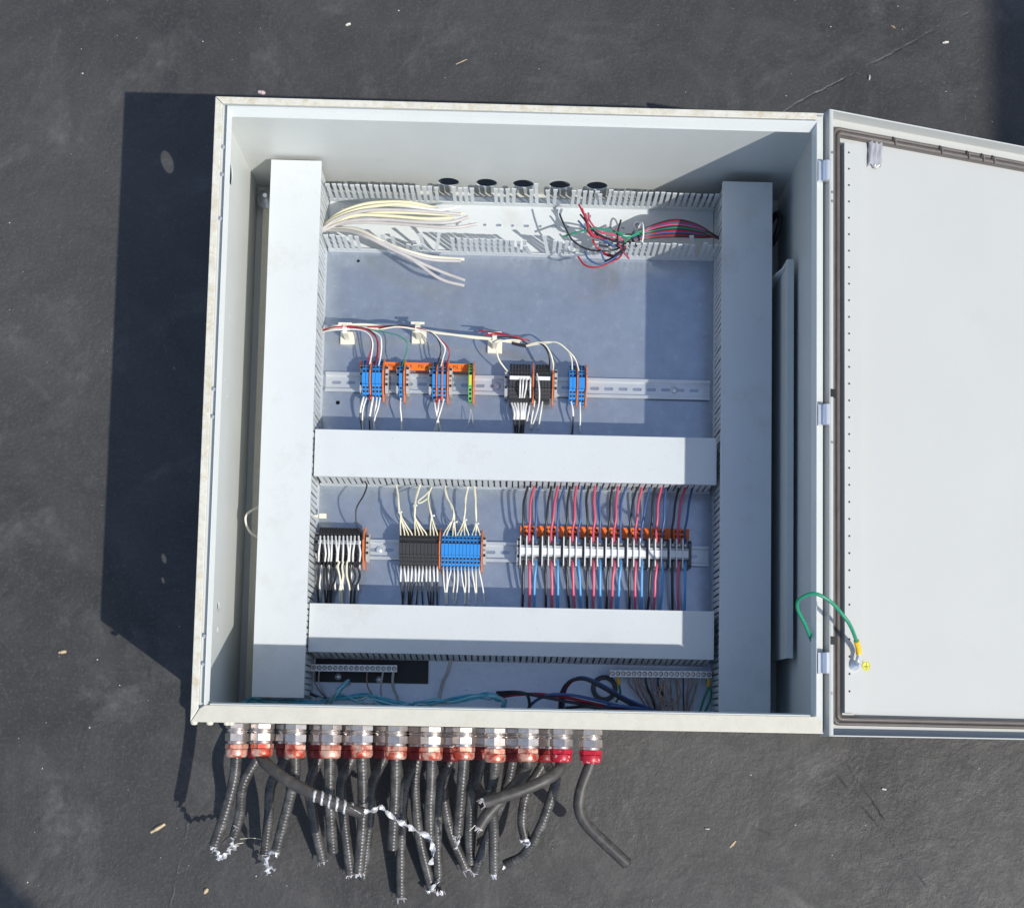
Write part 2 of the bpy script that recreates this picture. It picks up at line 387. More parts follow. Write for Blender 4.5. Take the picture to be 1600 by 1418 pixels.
# where a picture point falls on a plane of the door parallel to its skin
DM = Matrix.Translation(do.location) @ Matrix.Rotation(PHI, 4, 'Y'); DMI = DM.inverted()
def on_door(u, v, zl):
    d = ROT @ Vector(((u-CX)/FPX, -(v-CY)/FPX, -1.0)); a = DMI @ CAM; b = (DMI.to_3x3() @ d)
    return a + b*((zl-a.z)/b.z)
# gasket: rounded rectangle, two ridges on a flat bed
def rr(x0, y0, x1, y1, r, n=6):
    o = []
    for cx, cy, s in ((x1-r,y1-r,0),(x0+r,y1-r,1),(x0+r,y0+r,2),(x1-r,y0+r,3)):
        for k in range(n+1):
            t = math.pi/2*(s+k/n); o.append((cx+r*math.cos(t), cy+r*math.sin(t)))
    return o
gi = .0175; gw = .0155
gk = sheet(rr(gi,-DH+gi,DW-gi,DH-gi,.014), [rr(gi+gw,-DH+gi+gw,DW-gi-gw,DH-gi-gw,.004)], -DR, -DR+.006)
gb = dpart('gasket', gk, 'gasket')
mb = MB()
for off, rad in ((.0030,.0032),(.0105,.0042)):
    lp = rr(gi+off,-DH+gi+off,DW-gi-off,DH-gi-off,.012-off*.5, 6); P = []
    for i, p in enumerate(lp):
        q = lp[(i+1) % len(lp)]; n = max(1, int((Vector(p)-Vector(q)).length/.02))
        for k in range(n): P.append((p[0]+(q[0]-p[0])*k/n, p[1]+(q[1]-p[1])*k/n, -DR+.006+random.uniform(-.0004,.0004)))
    mb.tube(P, rad, 8, closed=True)
dpart('gasket_ridge', mb, 'gasket')
# torn gasket joints along the top edge
for u in (1397, 1470, 1512, 1535, 1552):
    p = on_door(u, 205+(u-1320)*.262, -DR+.01)
    mb = MB(); mb.tube(spline([(p.x-.003,DH-gi-.002,-DR+.010),(p.x,DH-gi-.007,-DR+.014),(p.x+.004,DH-gi-gw+.001,-DR+.009)],4), .0017, 6)
    dpart('gasket_joint', mb, 'gasket')
# perforated stiffener along the hinge side
sx0, sx1, sz = gi+gw+.0035, gi+gw+.036, -DR+.014
hy = []; y = .455
a = on_door(1331, 214, sz); b = on_door(1322, 1098, sz)
holes = []; k = 0
yy = DH-.062
while yy > -DH+.045:
    holes.append(circ(sx0+.0085, yy, .0019, 8)); yy -= .02795
stf = sheet(rect(sx0,-DH+.038,sx1,DH-.046), holes, sz-.0016, sz); so = dpart('stiffener', stf, 'door_paint')
mb = MB().box((sx0,-DH+.038,-DR),(sx0+.0016,DH-.046,sz-.0016)).box((sx1-.0016,-DH+.038,-DR),(sx1,DH-.046,sz-.0016)); dpart('stiffener_web', mb, 'door_paint')
dpart('stiffener_tab', MB().box((sx0,-DH+.0345,-DR),(sx0+.022,-DH+.0375,-DR+.006)), 'door_paint')
# silver tape scrap
p = on_door(1366, 241, -DR+.002); nx, ny = 9, 10; vs = []; fs = []
for j in range(ny+1):
    for i in range(nx+1):
        u = i/nx; t = j/ny; jag = (.004*math.sin(9*u)+random.uniform(-.002,.002)) if j == 0 else 0
        vs.append((p.x+(u-.5)*.027+.0012*math.sin(3*t), p.y+(t-.5)*.044+jag, -DR+.0008+.0085*abs(math.sin(u*9.2+.5*math.sin(t*5)))*(.6+.4*t)))
for j in range(ny):
    for i in range(nx): fs.append((j*(nx+1)+i, j*(nx+1)+i+1, (j+1)*(nx+1)+i+1, (j+1)*(nx+1)+i))
o = dpart('tape_scrap', MB().add(vs, fs, True), 'tape_silver'); o.modifiers.new('s','SOLIDIFY').thickness = .0003
# earth stud and sticker
ps = on_door(1339, 1039, sz+.010)
dpart('earth_stud', MB().lathe([(0,.0085),(.002,.0085),(.0022,.0065),(.008,.0065),(.0085,.003),(.018,.003),(.0185,.002)], (ps.x,ps.y,sz+.0001), n=12), 'bright_zinc')
pk = on_door(1353, 1040, sz)
st = MB().lathe([(0,.0078),(.0005,.0078)], (pk.x,pk.y,sz+.0003), n=24, smooth=False); dpart('earth_sticker', st, 'sticker_yellow')
z0, z1 = sz+.0008, sz+.0011
mk = MB().box((pk.x-.0005,pk.y-.0005,z0),(pk.x+.0005,pk.y+.0055,z1)).box((pk.x-.005,pk.y-.0012,z0),(pk.x+.005,pk.y-.0002,z1)).box((pk.x-.0034,pk.y-.0030,z0),(pk.x+.0034,pk.y-.0021,z1)).box((pk.x-.0018,pk.y-.0048,z0),(pk.x+.0018,pk.y-.0039,z1))
mk.rings([[(pk.x+q*math.cos(2*math.pi*k/24),pk.y+q*math.sin(2*math.pi*k/24),z) for k in range(24)] for q,z in ((.0070,z1),(.0064,z1),(.0064,z0),(.0070,z0))], closed=True)
dpart('earth_symbol', mk, 'ink')
# dark latch notches on the hinge edge, small scuffs holes
for u, v in ((1298,614),(1294,1000)):
    p = on_door(u, v, -.002); dpart('stop_block', MB().box((.0018,p.y-.0065,-.012),(.0125,p.y+.0065,.0006)), 'rubber_black')
for u, v in ((1299,238),(1299,300),(1299,314),(1294,690),(1290,1082)):
    p = on_door(u, v, 0); dpart('edge_screw', MB().lathe([(0,.0026),(.0008,.0022)], (.0048,p.y,0), n=8), 'screw_metal')
# handle on the outside carries the open door on the asphalt
hz = (ZR+.003-(DW-.05)*math.sin(PHI))/math.cos(PHI)
dpart('handle', MB().box((DW-.075,-.06,-hz+.001),(DW-.045,.06,-hz+.03)).box((DW-.07,-.02,-hz+.03),(DW-.05,.02,-DR-.0019)), 'plastic_black', bevel=.003)

# ------------------------------------------------------------------ inside: mounting plate
ZP = .035
plate = thing('mounting_plate', 'galvanised steel mounting plate fixed inside the back of the enclosure', 'mounting plate', (0,0,.012))
ph = [circ(-.33, .088, .004, 10), circ(-.30, .36, .003, 8)]
obj('panel', sheet(rect(-.436,-.384,.482,.490), ph, ZP-.003, ZP), 'zinc_plate', plate)
obj('lower_plate_pale', MB().box((-.436,-.492,ZP-.003),(.482,-.3845,ZP)), 'lower_plate_tone', plate)
mb = MB()
for x in (-.42,.46):
    for y in (-.46,.46): mb.lathe([(0,.009),(ZP-.0152,.009)], (x,y,.0121), n=10)
obj('standoff', mb, 'screw_metal', plate)
obj('mounting_strip', MB().box((-.482,-.492,.0122),(-.437,.488,ZP)), 'rim_paint_clean', enc)
c = at(417, 310, ZP); obj('bolt', MB().lathe([(0,.0185),(.0022,.0185),(.0024,.010),(.0095,.010),(.010,.004),(.021,.004)], (c.x,c.y-.002,ZP), n=20), 'bright_zinc', plate)

# ------------------------------------------------------------------ wiring ducts
PITCH = .0110
def finger_mesh(h, axis, wide=0):
    # a stem with a wider snapped head; runs along `axis`, thickness across it
    sw, hw2, t = .0031+wide, .0039+wide*.6, .0009
    poly = [(-sw,0),(sw,0),(sw,h-.010),(hw2,h-.0075),(hw2,h),(-hw2,h),(-hw2,h-.0075),(-sw,h-.010)]
    mb = MB()
    if axis == 'x': mb.prism(poly, -t, t, 'y')
    else: mb.prism(poly, -t, t, 'x')
    return mb.mesh('finger')
def fingers(parent, axis, fixed, a, b, z0, z1, skip=(), bent=(), wide=0, tilt=0):
    me = finger_mesh(z1-z0, axis, wide); me.materials.append(M['duct_plastic'])
    n = int((b-a)/PITCH)
    for i in range(n+1):
        t = a+(b-a-n*PITCH)/2+i*PITCH
        if any(s0 < t < s1 for s0, s1 in skip): continue
        o = obj('finger', me, None, parent)
        o.location = (t, fixed, z0) if axis == 'x' else (fixed, t, z0)
        if any(s0 < t < s1 for s0, s1 in bent): o.rotation_euler = (random.uniform(-.3,.3), random.uniform(-.25,.25), 0)
        else: o.rotation_euler = (tilt+random.uniform(-.014,.014), random.uniform(-.012,.012), 0)
def duct(label, x0, x1, y0, y1, ztop, axis, seen, cover=True, skips={}, bents={}, basez=ZP+.0002, floor_holes=None, step=0):
    d = thing('wiring_duct', label, 'wiring duct', ((x0+x1)/2,(y0+y1)/2,basez), 'white slotted wiring ducts')
    fl = sheet(rect(x0,y0,x1,y1), floor_holes or [], basez, basez+.0018); obj('base', fl, 'duct_plastic', d)
    zs = basez+.016; zt = ztop-.0025 if cover else ztop
    for side in ((0,1)):
        if axis == 'x':
            f = (y0+.001, y1-.001)[side]; mb = MB().box((x0,f-.0009,basez+.0018),(x1,f+.0009,zs))
        else:
            f = (x0+.001, x1-.001)[side]; mb = MB().box((f-.0009,y0,basez+.0018),(f+.0009,y1,zs))
        if side in seen:
            obj('side_wall', mb, 'duct_plastic', d)
            fingers(d, axis, f, (x0 if axis == 'x' else y0)+.004, (x1 if axis == 'x' else y1)-.004, zs, zt, skips.get(side,()), bents.get(side,()), .0008 if cover else 0, -step/.078 if side == 0 else 0)
        else:
            if axis == 'x': mb.box((x0,f-.0009,zs),(x1,f+.0009,zt))
            else: mb.box((f-.0009,y0,zs),(f+.0009,y1,zt))
            obj('side_wall', mb, 'duct_plastic', d)
    if cover:
        e = .0022; y0 += step
        mb = MB().box((x0-e*(axis=='y'),y0-e*(axis=='x'),ztop-.0022),(x1+e*(axis=='y'),y1+e*(axis=='x'),ztop))
        if axis == 'y': mb.box((x0-e,y0,ztop-.009),(x0-e+.0012,y1,ztop-.0022)).box((x1+e-.0012,y0,ztop-.009),(x1+e,y1,ztop-.0022))
        else: mb.box((x0,y0-e,ztop-.009),(x1,y0-e+.0012,ztop-.0022)).box((x0,y1+e-.0012,ztop-.009),(x1,y1+e,ztop-.0022))
        obj('cover', mb, 'duct_plastic', d, bevel=.0009)
    return d
ZL, ZRD, ZM = .162, .150, .130
def X(u, v, z): return at(u, v, z).x
def Y(u, v, z): return at(u, v, z).y
LX0, LX1 = X(411,650,ZL), X(489,650,ZL)
duct('long vertical white duct with cover along the left wall of the enclosure', LX0, LX1-.0022, Y(433,1089,ZL), min(.4995,Y(466,250,ZL)), ZL, 'y', (1,), basez=ZP+.0002)
RX0, RX1 = X(1126.5,700,ZRD), X(1203.5,700,ZRD)
duct('long vertical white duct with cover along the hinge side of the enclosure', RX0+.002, RX1, Y(1162,1113,ZRD), Y(1167,284,ZRD), ZRD, 'y', (0,))
TX0, TX1 = LX1+.001, RX0-.0005
TY0, TY1 = .3765, .4745
fh = []; k = 0; x = TX0+.03
while x < TX1-.02:
    fh.append(slot(x, (TY0+TY1)/2+.010, .011 if k % 2 else .0065, .0052)); x += .0262; k += 1
for x in (-.34,-.12,-.02,.075,.215,.31): fh.append(circ(x, TY0+.026, .006, 12))
def px2x(*uv): return [(at(a,300,.12).x, at(b,300,.12).x) for a, b in uv]
duct('open white slotted duct without cover below the five round holes', TX0, TX1, TY0, TY1, .120, 'x', (0,1), cover=False, floor_holes=fh,
     skips={1: px2x((684,703),(741,770),(805,826),(847,853),(873,889)), 0: [(at(a,372,.12).x, at(b,372,.12).x) for a,b in ((553,556),(563,598),(684,700),(838,851),(868,872))]},
     bents={1: px2x((840,860),(940,955)), 0: [(at(a,372,.12).x, at(b,372,.12).x) for a,b in ((600,690),(826,860),(905,960),(1085,1110))]})
MY0, MY1 = Y(800,750,ZM), Y(800,677,ZM)
duct('covered white horizontal duct between the two rows of terminals', TX0-.001, TX1-.004, MY0+.0022-.003, MY1-.0022, ZM, 'x', (0,), step=.003)
BY0, BY1 = Y(800,1024,ZM), Y(800,948,ZM)
duct('covered white horizontal duct below the lower row of terminals', TX0-.001, TX1-.006, BY0+.0022-.010, BY1-.0022, ZM-.002, 'x', (0,), step=.010)

# ------------------------------------------------------------------ side tray, hose, loops by the walls
tray = thing('side_tray', 'narrow grey sheet metal tray standing along the hinge side wall', 'metal tray', (.48,0,ZP))
ya, yb_ = Y(1234,1028,.2), Y(1234,405,.2); xa, xb = X(1229,700,.2), X(1240,700,.2)
obj('upright', MB().box((xa,ya,ZP+.0003),(xa+.0016,yb_,.1985)), 'enclosure_paint', tray)
obj('folded_edge', MB().box((xa,ya,.1987),(xb,yb_,.2003)), 'enclosure_paint', tray, bevel=.0006)
obj('gusset', MB().prism([(xa-.02,ZP+.0003),(xa-.0003,ZP+.0003),(xa-.0003,.19),(xa-.003,.19),(xa-.02,.10)], yb_-.012, yb_-.010, 'y'), 'enclosure_paint', tray)
hc = at(1214, 357, .09)
hp = [(hc.x-.006+.018*math.sin(t)*.35+.005*math.cos(t), hc.y+.03*math.cos(t), .078+.034*math.sin(t)) for t in [2*math.pi*k/40 for k in range(40)]]
tag(obj('hose_loop', MB().tube(hp, .0055, 10, closed=True), 'rubber_black'), 'black corrugated hose loop tucked behind the right vertical duct', 'hose')

# ------------------------------------------------------------------ DIN rails
def rail(label, x0, x1, yc, n0):
    d = thing('din_rail', label, 'mounting rail', ((x0+x1)/2,yc,ZP), 'slotted steel mounting rails')
    z = ZP+.0003; hs = []; x = x0+.02
    while x < x1-.015: hs.append(slot(x, yc, .0175, .0062)); x += .0268
    obj('web', sheet(rect(x0,yc-.0125,x1,yc+.0125), hs, z, z+.0012), 'rail_zinc', d)
    mb = MB()
    for s in (-1, 1):
        ys = sorted((yc+s*.0125, yc+s*.0137)); mb.box((x0,ys[0],z),(x1,ys[1],z+.0075))
        ys = sorted((yc+s*.0138, yc+s*.0185)); mb.box((x0,ys[0],z+.0063),(x1,ys[1],z+.0075))
    obj('flange', mb, 'rail_zinc', d, bevel=.0004)
    return d
R1Y = (Y(800,587,ZP+.007)+Y(800,618,ZP+.007))/2
R2Y = (Y(800,846,ZP+.007)+Y(800,879,ZP+.007))/2
r1 = rail('upper slotted steel mounting rail with bare right end', TX0+.002, TX1-.004, R1Y, 0)
r2 = rail('lower slotted steel mounting rail crossing behind the white terminals', TX0+.002, TX1-.004, R2Y, 0)
for d, yy, us in ((r1, R1Y, (777, 1053)), (r2, R2Y, (600,))):
    for u in us:
        obj('screw', MB().lathe([(0,.0062),(.002,.0062),(.0032,.004),(.0033,.0)], (X(u,605,ZP),yy,ZP+.0016), n=12), 'bright_zinc', d)

# ------------------------------------------------------------------ terminal blocks
ZT = ZP+.0079
def spring_block(colour, t, matn):
    r = thing('terminal_block', 'x', 'terminal block', (0,0,0), world=False)
    poly = [(-.036,.007),(-.036,.020),(-.0285,.026),(-.0285,.0285),(-.013,.0355),(-.0125,.0425),(.008,.0425),(.0085,.0385),(.0145,.0375),(.028,.0295),(.028,.027),(.036,.021),(.036,.007),(.0185,.0005),(-.0185,.0005)]
    obj('housing', MB().prism(poly, -t/2+.0002, t/2-.0002, 'x'), matn, r)
    e = MB(); q = t*.31
    def hole(y, z, ang, ly, m=Matrix):
        f = Matrix.Translation((0,y,z)) @ Matrix.Rotation(ang, 4, 'X'); e.box((-q,-ly,-.002),(q,ly,.00025), f)
    hole(-.032, .0231, .67, .0028); hole(-.0245, .0303, .43, .0024); hole(-.018, .0332, .43, .0022)
    hole(.0325, .0240, -.67, .0028); hole(.0255, .0310, -.53, .0024); hole(.0195, .0345, -.53, .0022); hole(.0115, .0381, -.15, .0024)
    obj('wire_entries', e, 'entry_dark', r)['kind'] = 'stuff'
    return r
def plain(name, label, cat, prof, t, matn, group, extra=None):
    r = thing(name, label, cat, (0,0,0), group, world=False)
    obj('plate', MB().prism(prof, -t/2, t/2, 'x'), matn, r, bevel=.0004)
    if extra: extra(r)
    return r
SEP = [(-.040,.006),(-.040,.020),(-.030,.029),(-.014,.040),(-.012,.0455),(.012,.0455),(.015,.041),(.030,.031),(.038,.022),(.038,.006),(.0185,.0005),(-.0185,.0005)]
BRK = [(-.026,.001),(-.026,.024),(-.020,.030),(.020,.030),(.026,.024),(.026,.001),(.0185,.0005),(-.0185,.0005)]
def brk_extra(r):
    e = MB().box((-.0022,-.013,.026),(.0022,-.008,.0302)).box((-.0022,.006,.026),(.0022,.010,.0302)).box((-.0022,.018,.024),(.0022,.022,.0302))
    obj('recess', e, 'entry_dark', r)['kind'] = 'stuff'; obj('screw', MB().lathe([(0,.0024),(.0006,.0022)], (0,-.001,.0301), n=8), 'screw_metal', r)
PROTO = {}
def place(kind, u, ry, vref, label, t=.0055, group=None, dz=0):
    """kind of block, picture column, rail line"""
    x = X(u, vref, ZT+.035); loc = (x, ry, ZT+dz)
    key = (kind, round(t,5))
    if key not in PROTO:
        if kind in ('blue','black','green'):
            r = spring_block(kind, t, 'plastic_'+kind)
            if kind == 'green':
                obj('stripe', MB().box((-t*.28,-.0115,.0424),(t*.28,.007,.0428)).box((-t*.28,.0285,.0268),(t*.28,.0295,.0272)), 'plastic_yellow', r)
        elif kind == 'orange': r = plain('partition_plate', label, 'partition plate', SEP, t, 'plastic_orange', group)
        elif kind == 'grey': r = plain('end_clamp', label, 'end clamp', BRK, t, 'plastic_grey', group, brk_extra)
        elif kind == 'darkgrey': r = plain('end_clamp', label, 'end clamp', [(a*.98,b*.9) for a,b in BRK], t, 'plastic_dark_grey', group)
        elif kind == 'screw': r = screw_block(t)
        PROTO[key] = r; r.location = loc; r['label'] = label
        if group: r['group'] = group
        return r
    return dup(PROTO[key], loc, label, group)
def screw_block(t):
    r = thing('terminal_block', 'x', 'terminal block', (0,0,0), world=False)
    body = [(-.025,.004),(-.025,.016),(-.010,.018),(-.010,.030),(.010,.030),(.010,.018),(.025,.016),(.025,.004),(.0185,.0005),(-.0185,.0005)]
    obj('housing', MB().prism(body, -t/2+.0013, t/2, 'x'), 'plastic_grey', r)
    fin = [(-.029,.004),(-.029,.027),(-.026,.035),(.026,.036),(.029,.028),(.029,.004),(.0185,.0005),(-.0185,.0005)]
    obj('divider', MB().prism(fin, -t/2-.0006, -t/2+.0013, 'x'), 'plastic_white', r)
    obj('marker', MB().box((-t/2+.0014,-.0070,.0302),(t/2-.0004,.0052,.0318)), 'plastic_white', r)
    s = MB()
    for y, z in ((-.0165,.0172),(.0165,.0172)):
        s.lathe([(0,.0034),(.0058,.0034),(.0063,.0026)], (.0006,y,z), n=10); s.box((-.0026,y-.0005,z+.0062),(.0038,y+.0005,z+.0066))
    s.box((-t/2+.002,-.0225,.0162),(t/2-.0004,-.0105,.0176)); s.box((-t/2+.002,.0105,.0162),(t/2-.0004,.0225,.0176))
    obj('clamp_screw', s, 'screw_metal', r)['kind'] = 'stuff'
    return r
def z4(u, v=0): return (480+.2*u, 480+.2*v)
def z5(u, v=0): return (740+.275*u, 480+.275*v)
def z6(u, v=0): return (470+.20625*u, 740+.20619*v)
def z7(u, v=0): return (780+.225*u, 740+.22495*v)
GU = 'small terminal blocks on the upper rail'; GO = 'orange partition plates between terminal blocks'; GC = 'grey end clamps on the rails'
V1, V2 = 604, 862
def bank(kind, us, zf, ry, v, t, text, group):
    for i, u in enumerate(us):
        lab = text if len(us) == 1 else f'{ORD[i]} {text}'
        place(kind, zf(u)[0], ry, v, lab, t, group)
bank('blue', (442,470), z4, R1Y, V1, .0063, 'blue terminal block from left in the leftmost pair, upper rail', GU)
bank('blue', (518,546,572), z4, R1Y, V1, .0063, 'blue terminal block of the leftmost trio between orange plates, upper rail', GU)
bank('blue', (731,), z4, R1Y, V1, .0063, 'single blue terminal block holding the green wire, upper rail', GU)
bank('blue', (990,1034,1073), z4, R1Y, V1, .0063, 'blue block from left, between single blue and green blocks, upper rail', GU)
bank('green', (1274,), z4, R1Y, V1, .0072, 'single green and yellow earth terminal block with orange plate on the upper rail', GU)
bank('black', (212,229,246,263,280,297,314), z5, R1Y, V1, .0053, 'black terminal block from left, left of the middle orange plate, upper rail', GU)
bank('black', (359,376,393,410,427), z5, R1Y, V1, .0053, 'black terminal block from left, right of the middle orange plate, upper rail', GU)
bank('blue', (553,573), z5, R1Y, V1, .0063, 'blue terminal block left of the plate in the rightmost blue bank', GU)
bank('blue', (606,623), z5, R1Y, V1, .0063, 'blue terminal block right of the plate in the rightmost blue bank', GU)
for zf, us in ((z4, ((493,'between the blue pair and blue trio'),(592,'closing the left blue bank'),(757,'beside the single blue block'),(1012,'first inside the blue trio with crossing wires'),(1054,'second inside the blue trio with crossing wires'),(1097,'closing the blue trio with crossing wires'),(1300,'beside the green block'))),
               (z5, ((338,'in the middle of the black bank'),(450,'closing the black bank'),(590,'inside the rightmost blue bank'),(640,'closing the rightmost blue bank')))):
    for u, tx in us: place('orange', zf(u)[0], R1Y, V1, f'thin orange plate {tx} on the upper rail', .0026, GO)
for zf, us in ((z4, ((418,'left of the leftmost blue bank'),(617,'right of the leftmost blue bank'),(704,'left of the single blue block'),(780,'right of the single blue block'),(960,'left of the blue trio with crossing wires'),(1117,'right of the blue trio with crossing wires'))), (z5, ((184,'left of the black bank'),(467,'right of the black bank')))):
    for u, tx in us: place('grey', zf(u)[0], R1Y, V1, f'grey end clamp {tx}, upper rail', .0056, GC)
# markers on the black bank of the upper rail
GL = 'terminal blocks on the lower rail'
b1 = [140+29*i for i in range(11)]
b2 = [756+27.6*i for i in range(11)]
b3 = [1077+27.3*i for i in range(11)]
bank('black', b1, z6, R2Y, V2, .0062, 'black terminal block from left in the leftmost bank, lower rail', GL)
bank('black', b2, z6, R2Y, V2, .0064, 'black terminal block from left in the bank touching the blue bank, lower rail', GL)
bank('blue', b3, z6, R2Y, V2, .00635, 'blue terminal block from left in the long blue bank, lower rail', GL)
for u, tx in ((474,'at the right end of the leftmost black bank'),(1052,'between the black and blue banks'),(1371,'at the right end of the blue bank')): place('orange', z6(u)[0], R2Y, V2, f'thin orange plate {tx}, lower rail', .0026, GO)
for u, tx in ((112,'at the left duct'),(500,'right of the leftmost black bank'),(1390,'right of the blue bank')): place('grey', z6(u)[0], R2Y, V2, f'grey end clamp {tx}, lower rail', .0056, GC)
trio = [145,297,446,594,740,890,1040,1187]
for i, s in enumerate(trio):
    for k in range(3):
        place('screw', z7(s+22+43.5*k)[0], R2Y, V2, f'{("left","middle","right")[k]} white screw terminal of the {ORD[i]} trio from the left, lower rail', .0112, 'white screw terminals on the lower rail')
    place('darkgrey', z7(s+142)[0], R2Y, V2, f'grey end clamp right of the {ORD[i]} white terminal trio', .0060, GC)
place('grey', z7(133)[0], R2Y, V2, 'grey end clamp left of the first white terminal trio', .0060, GC)
# white marker tabs on black blocks
def tab(zf, us, ry, v, dy, text, cat='marker tab'):
    x0, x1 = X(zf(us[0])[0], v, ZT+.04), X(zf(us[1])[0], v, ZT+.04)
    tag(obj('marker_strip', MB().box((x0,ry+dy-.0035,ZT+.0412+.0016),(x1,ry+dy+.0035,ZT+.0412+.003)), 'plastic_white', bevel=.0004), text, cat, 'white marker strips on terminals')
tab(z5, (204,320), R1Y, V1, .004, 'pale marker strip on the left half of the upper black terminal bank')
tab(z5, (352,434), R1Y, V1, .004, 'pale marker strip on the right half of the upper black terminal bank')
tab(z6, (130,455), R2Y, V2, .006, 'pale marker strip under white sleeves on the leftmost lower black bank')

# orange label strips behind the blocks
def text_mesh(s, size):
    c = bpy.data.curves.new('t', 'FONT'); c.body = s; c.size = size; c.align_x = 'CENTER'; c.align_y = 'CENTER'; c.extrude = .0001; c.resolution_u = 2
    o = bpy.data.objects.new('t', c); COL.objects.link(o); dg = bpy.context.evaluated_depsgraph_get()
    me = bpy.data.meshes.new_from_object(o.evaluated_get(dg)); bpy.data.objects.remove(o); return me
ls = thing('label_strip', 'long orange label strip behind the blue terminal banks of the upper rail', 'label strip', at(650,571,ZT+.02), 'orange label strips')
zl = ZT+.017
a, b = at(562,566,zl), at(735,575,zl); y0 = at(650,578.5,zl).y; y1 = at(650,566.5,zl).y
obj('strip', MB().box((a.x,y0,zl-.0012),(b.x,y1,zl)), 'label_orange', ls)
for u, s in ((614,'PSI_2'),(635,'SEL_5'),(661,'PSI_5'),(715,'PSI_3')):
    o = obj('lettering', text_mesh(s, .0085), 'ink', ls); p = at(u, 572.5, zl); o.location = (p.x, (y0+y1)/2, zl+.0002); o['kind'] = 'stuff'
ls = thing('label_strip', 'long orange label strip above the white screw terminals of the lower rail', 'label strip', at(945,831,ZT+.02), 'orange label strips')
zl = ZT+.005; a, b = at(813,831,zl), at(1077,833,zl); y0 = at(945,840.5,zl).y; y1 = at(945,823.5,zl).y
obj('strip', MB().box((a.x,y0,zl-.0012),(b.x,y1,zl)), 'label_orange', ls)
for s in trio:
    mb = MB()
    for r_ in range(2):
        for k in range(3):
            p = at(z7(s+45+26*k)[0], 827+r_*7, zl); yy = y0+(y1-y0)*(.72-.42*r_)
            for q in range(2): mb.box((p.x-.0036+.0042*q,yy-.0016,zl+.0001),(p.x-.0008+.0042*q,yy+.0016,zl+.0003))
    obj('lettering', mb, 'ink', ls)['kind'] = 'stuff'

# ------------------------------------------------------------------ wires
def wire(name, pts, r, m, label, group=None, cat='wire', sleeve=None, n=6, sub=6):
    """pts: (u, v, z) picture columns at real heights.  sleeve: (fraction, radius, material) over the first stretch"""
    P = spline([at(*p) for p in pts], sub)
    o = obj(name, MB().tube(P, r, n), m); tag(o, label, cat, group)
    if sleeve:
        k = max(2, int(len(P)*sleeve[0])); obj('sleeve', MB().tube(P[:k], sleeve[1], n), sleeve[2], o)
    return o
def conv(zf, pts): return [(*zf(p[0], p[1]), p[2]) for p in pts]
zt = ZT+.022          # wire entry height
GW1 = 'loose wires above the upper rail'
def w4(pts, r, m, label, **k): return wire('wire', conv(z4, pts), r, m, label, k.pop('group', GW1), **k)
hB = .082
wire('cable', conv(z4, [(105,185,.07),(220,150,hB),(300,138,hB),(460,135,hB),(600,150,hB),(720,150,hB),(850,165,hB),(960,188,hB),(1150,215,hB),(1300,237,hB),(1450,250,hB),(1570,268,hB),(1660,275,hB)]), .0026, 'wire_cream', 'cream cable running through three saddle clips above the upper rail', GW1, 'cable')
w4([(105,195,.07),(230,160,hB+.004),(380,155,hB+.004),(560,168,hB+.003),(700,150,hB+.003),(860,172,hB+.004),(1010,200,hB+.003),(1250,225,hB+.003),(1440,243,hB+.003)], .0022, 'wire_cream', 'second cream cable twisted along the first through the saddle clips', cat='cable')
w4([(105,185,.07),(200,158,hB+.006),(350,158,hB+.006),(440,180,.09),(490,230,.095),(505,310,.095),(478,400,.085),(462,478,zt)], .0013, 'wire_dark_red', 'red wire dropping into the first blue block of the upper rail')
w4([(103,196,.07),(200,178,hB+.005),(380,172,hB+.006),(470,200,.095),(510,270,.1),(503,370,.09),(478,480,zt)], .0014, 'wire_white', 'white wire dropping into the second blue block of the upper rail')
w4([(105,182,.07),(300,152,hB+.007),(440,165,.092),(530,225,.1),(556,300,.1),(548,390,.09),(522,475,zt)], .0013, 'wire_dark_red', 'red wire dropping into the blue trio of the upper rail')
w4([(380,150,hB+.006),(480,175,.094),(535,225,.1),(550,300,.098),(545,380,.088),(530,440,zt+.004),(526,470,zt)], .0012, 'wire_black', 'black wire dropping into the blue trio beside the red wire')
w4([(440,160,hB+.006),(560,215,.1),(580,290,.103),(572,390,.092),(550,480,zt)], .0014, 'wire_white', 'white wire dropping into the blue trio of the upper rail')
w4([(400,150,hB+.004),(520,180,.093),(680,210,.103),(765,255,.108),(783,315,.104),(752,420,.09),(735,488,zt)], .0011, 'wire_green', 'thin green wire arching to the single blue block')
w4([(470,155,hB+.005),(570,150,hB+.006),(700,143,hB+.006),(830,155,hB+.006),(900,172,.092),(990,212,.1),(1078,288,.104),(1112,350,.1),(1097,420,.09),(1072,495,zt)], .0012, 'wire_dark_red', 'red wire arching to the right block of the blue trio with crossing wires')
w4([(860,170,hB+.006),(980,202,.1),(1040,262,.106),(1077,320,.102),(1060,400,.09),(1035,495,zt)], .0014, 'wire_white', 'white wire arching to the middle block of the blue trio with crossing wires')
w4([(870,172,hB+.006),(975,203,.1),(1030,270,.104),(1043,350,.1),(1020,430,.085),(996,492,zt)], .0012, 'wire_black', 'dark wire arching to the left block of the blue trio with crossing wires')
w4([(560,165,hB+.006),(640,150,.092),(740,142,hB+.007),(880,168,hB+.006)], .0012, 'wire_black', 'short dark wire lying along the cable between the first two clips')
w4([(1340,185,.085),(1440,195,.09),(1540,210,.09),(1620,235,.085),(1700,262,.08)], .0014, 'wire_dark_red', 'red wire lying across the third saddle clip')
w4([(1400,215,.085),(1500,212,.09),(1600,225,.09),(1690,245,.085),(1735,262,.08)], .0013, 'wire_dark_red', 'second red wire looping beyond the third saddle clip')
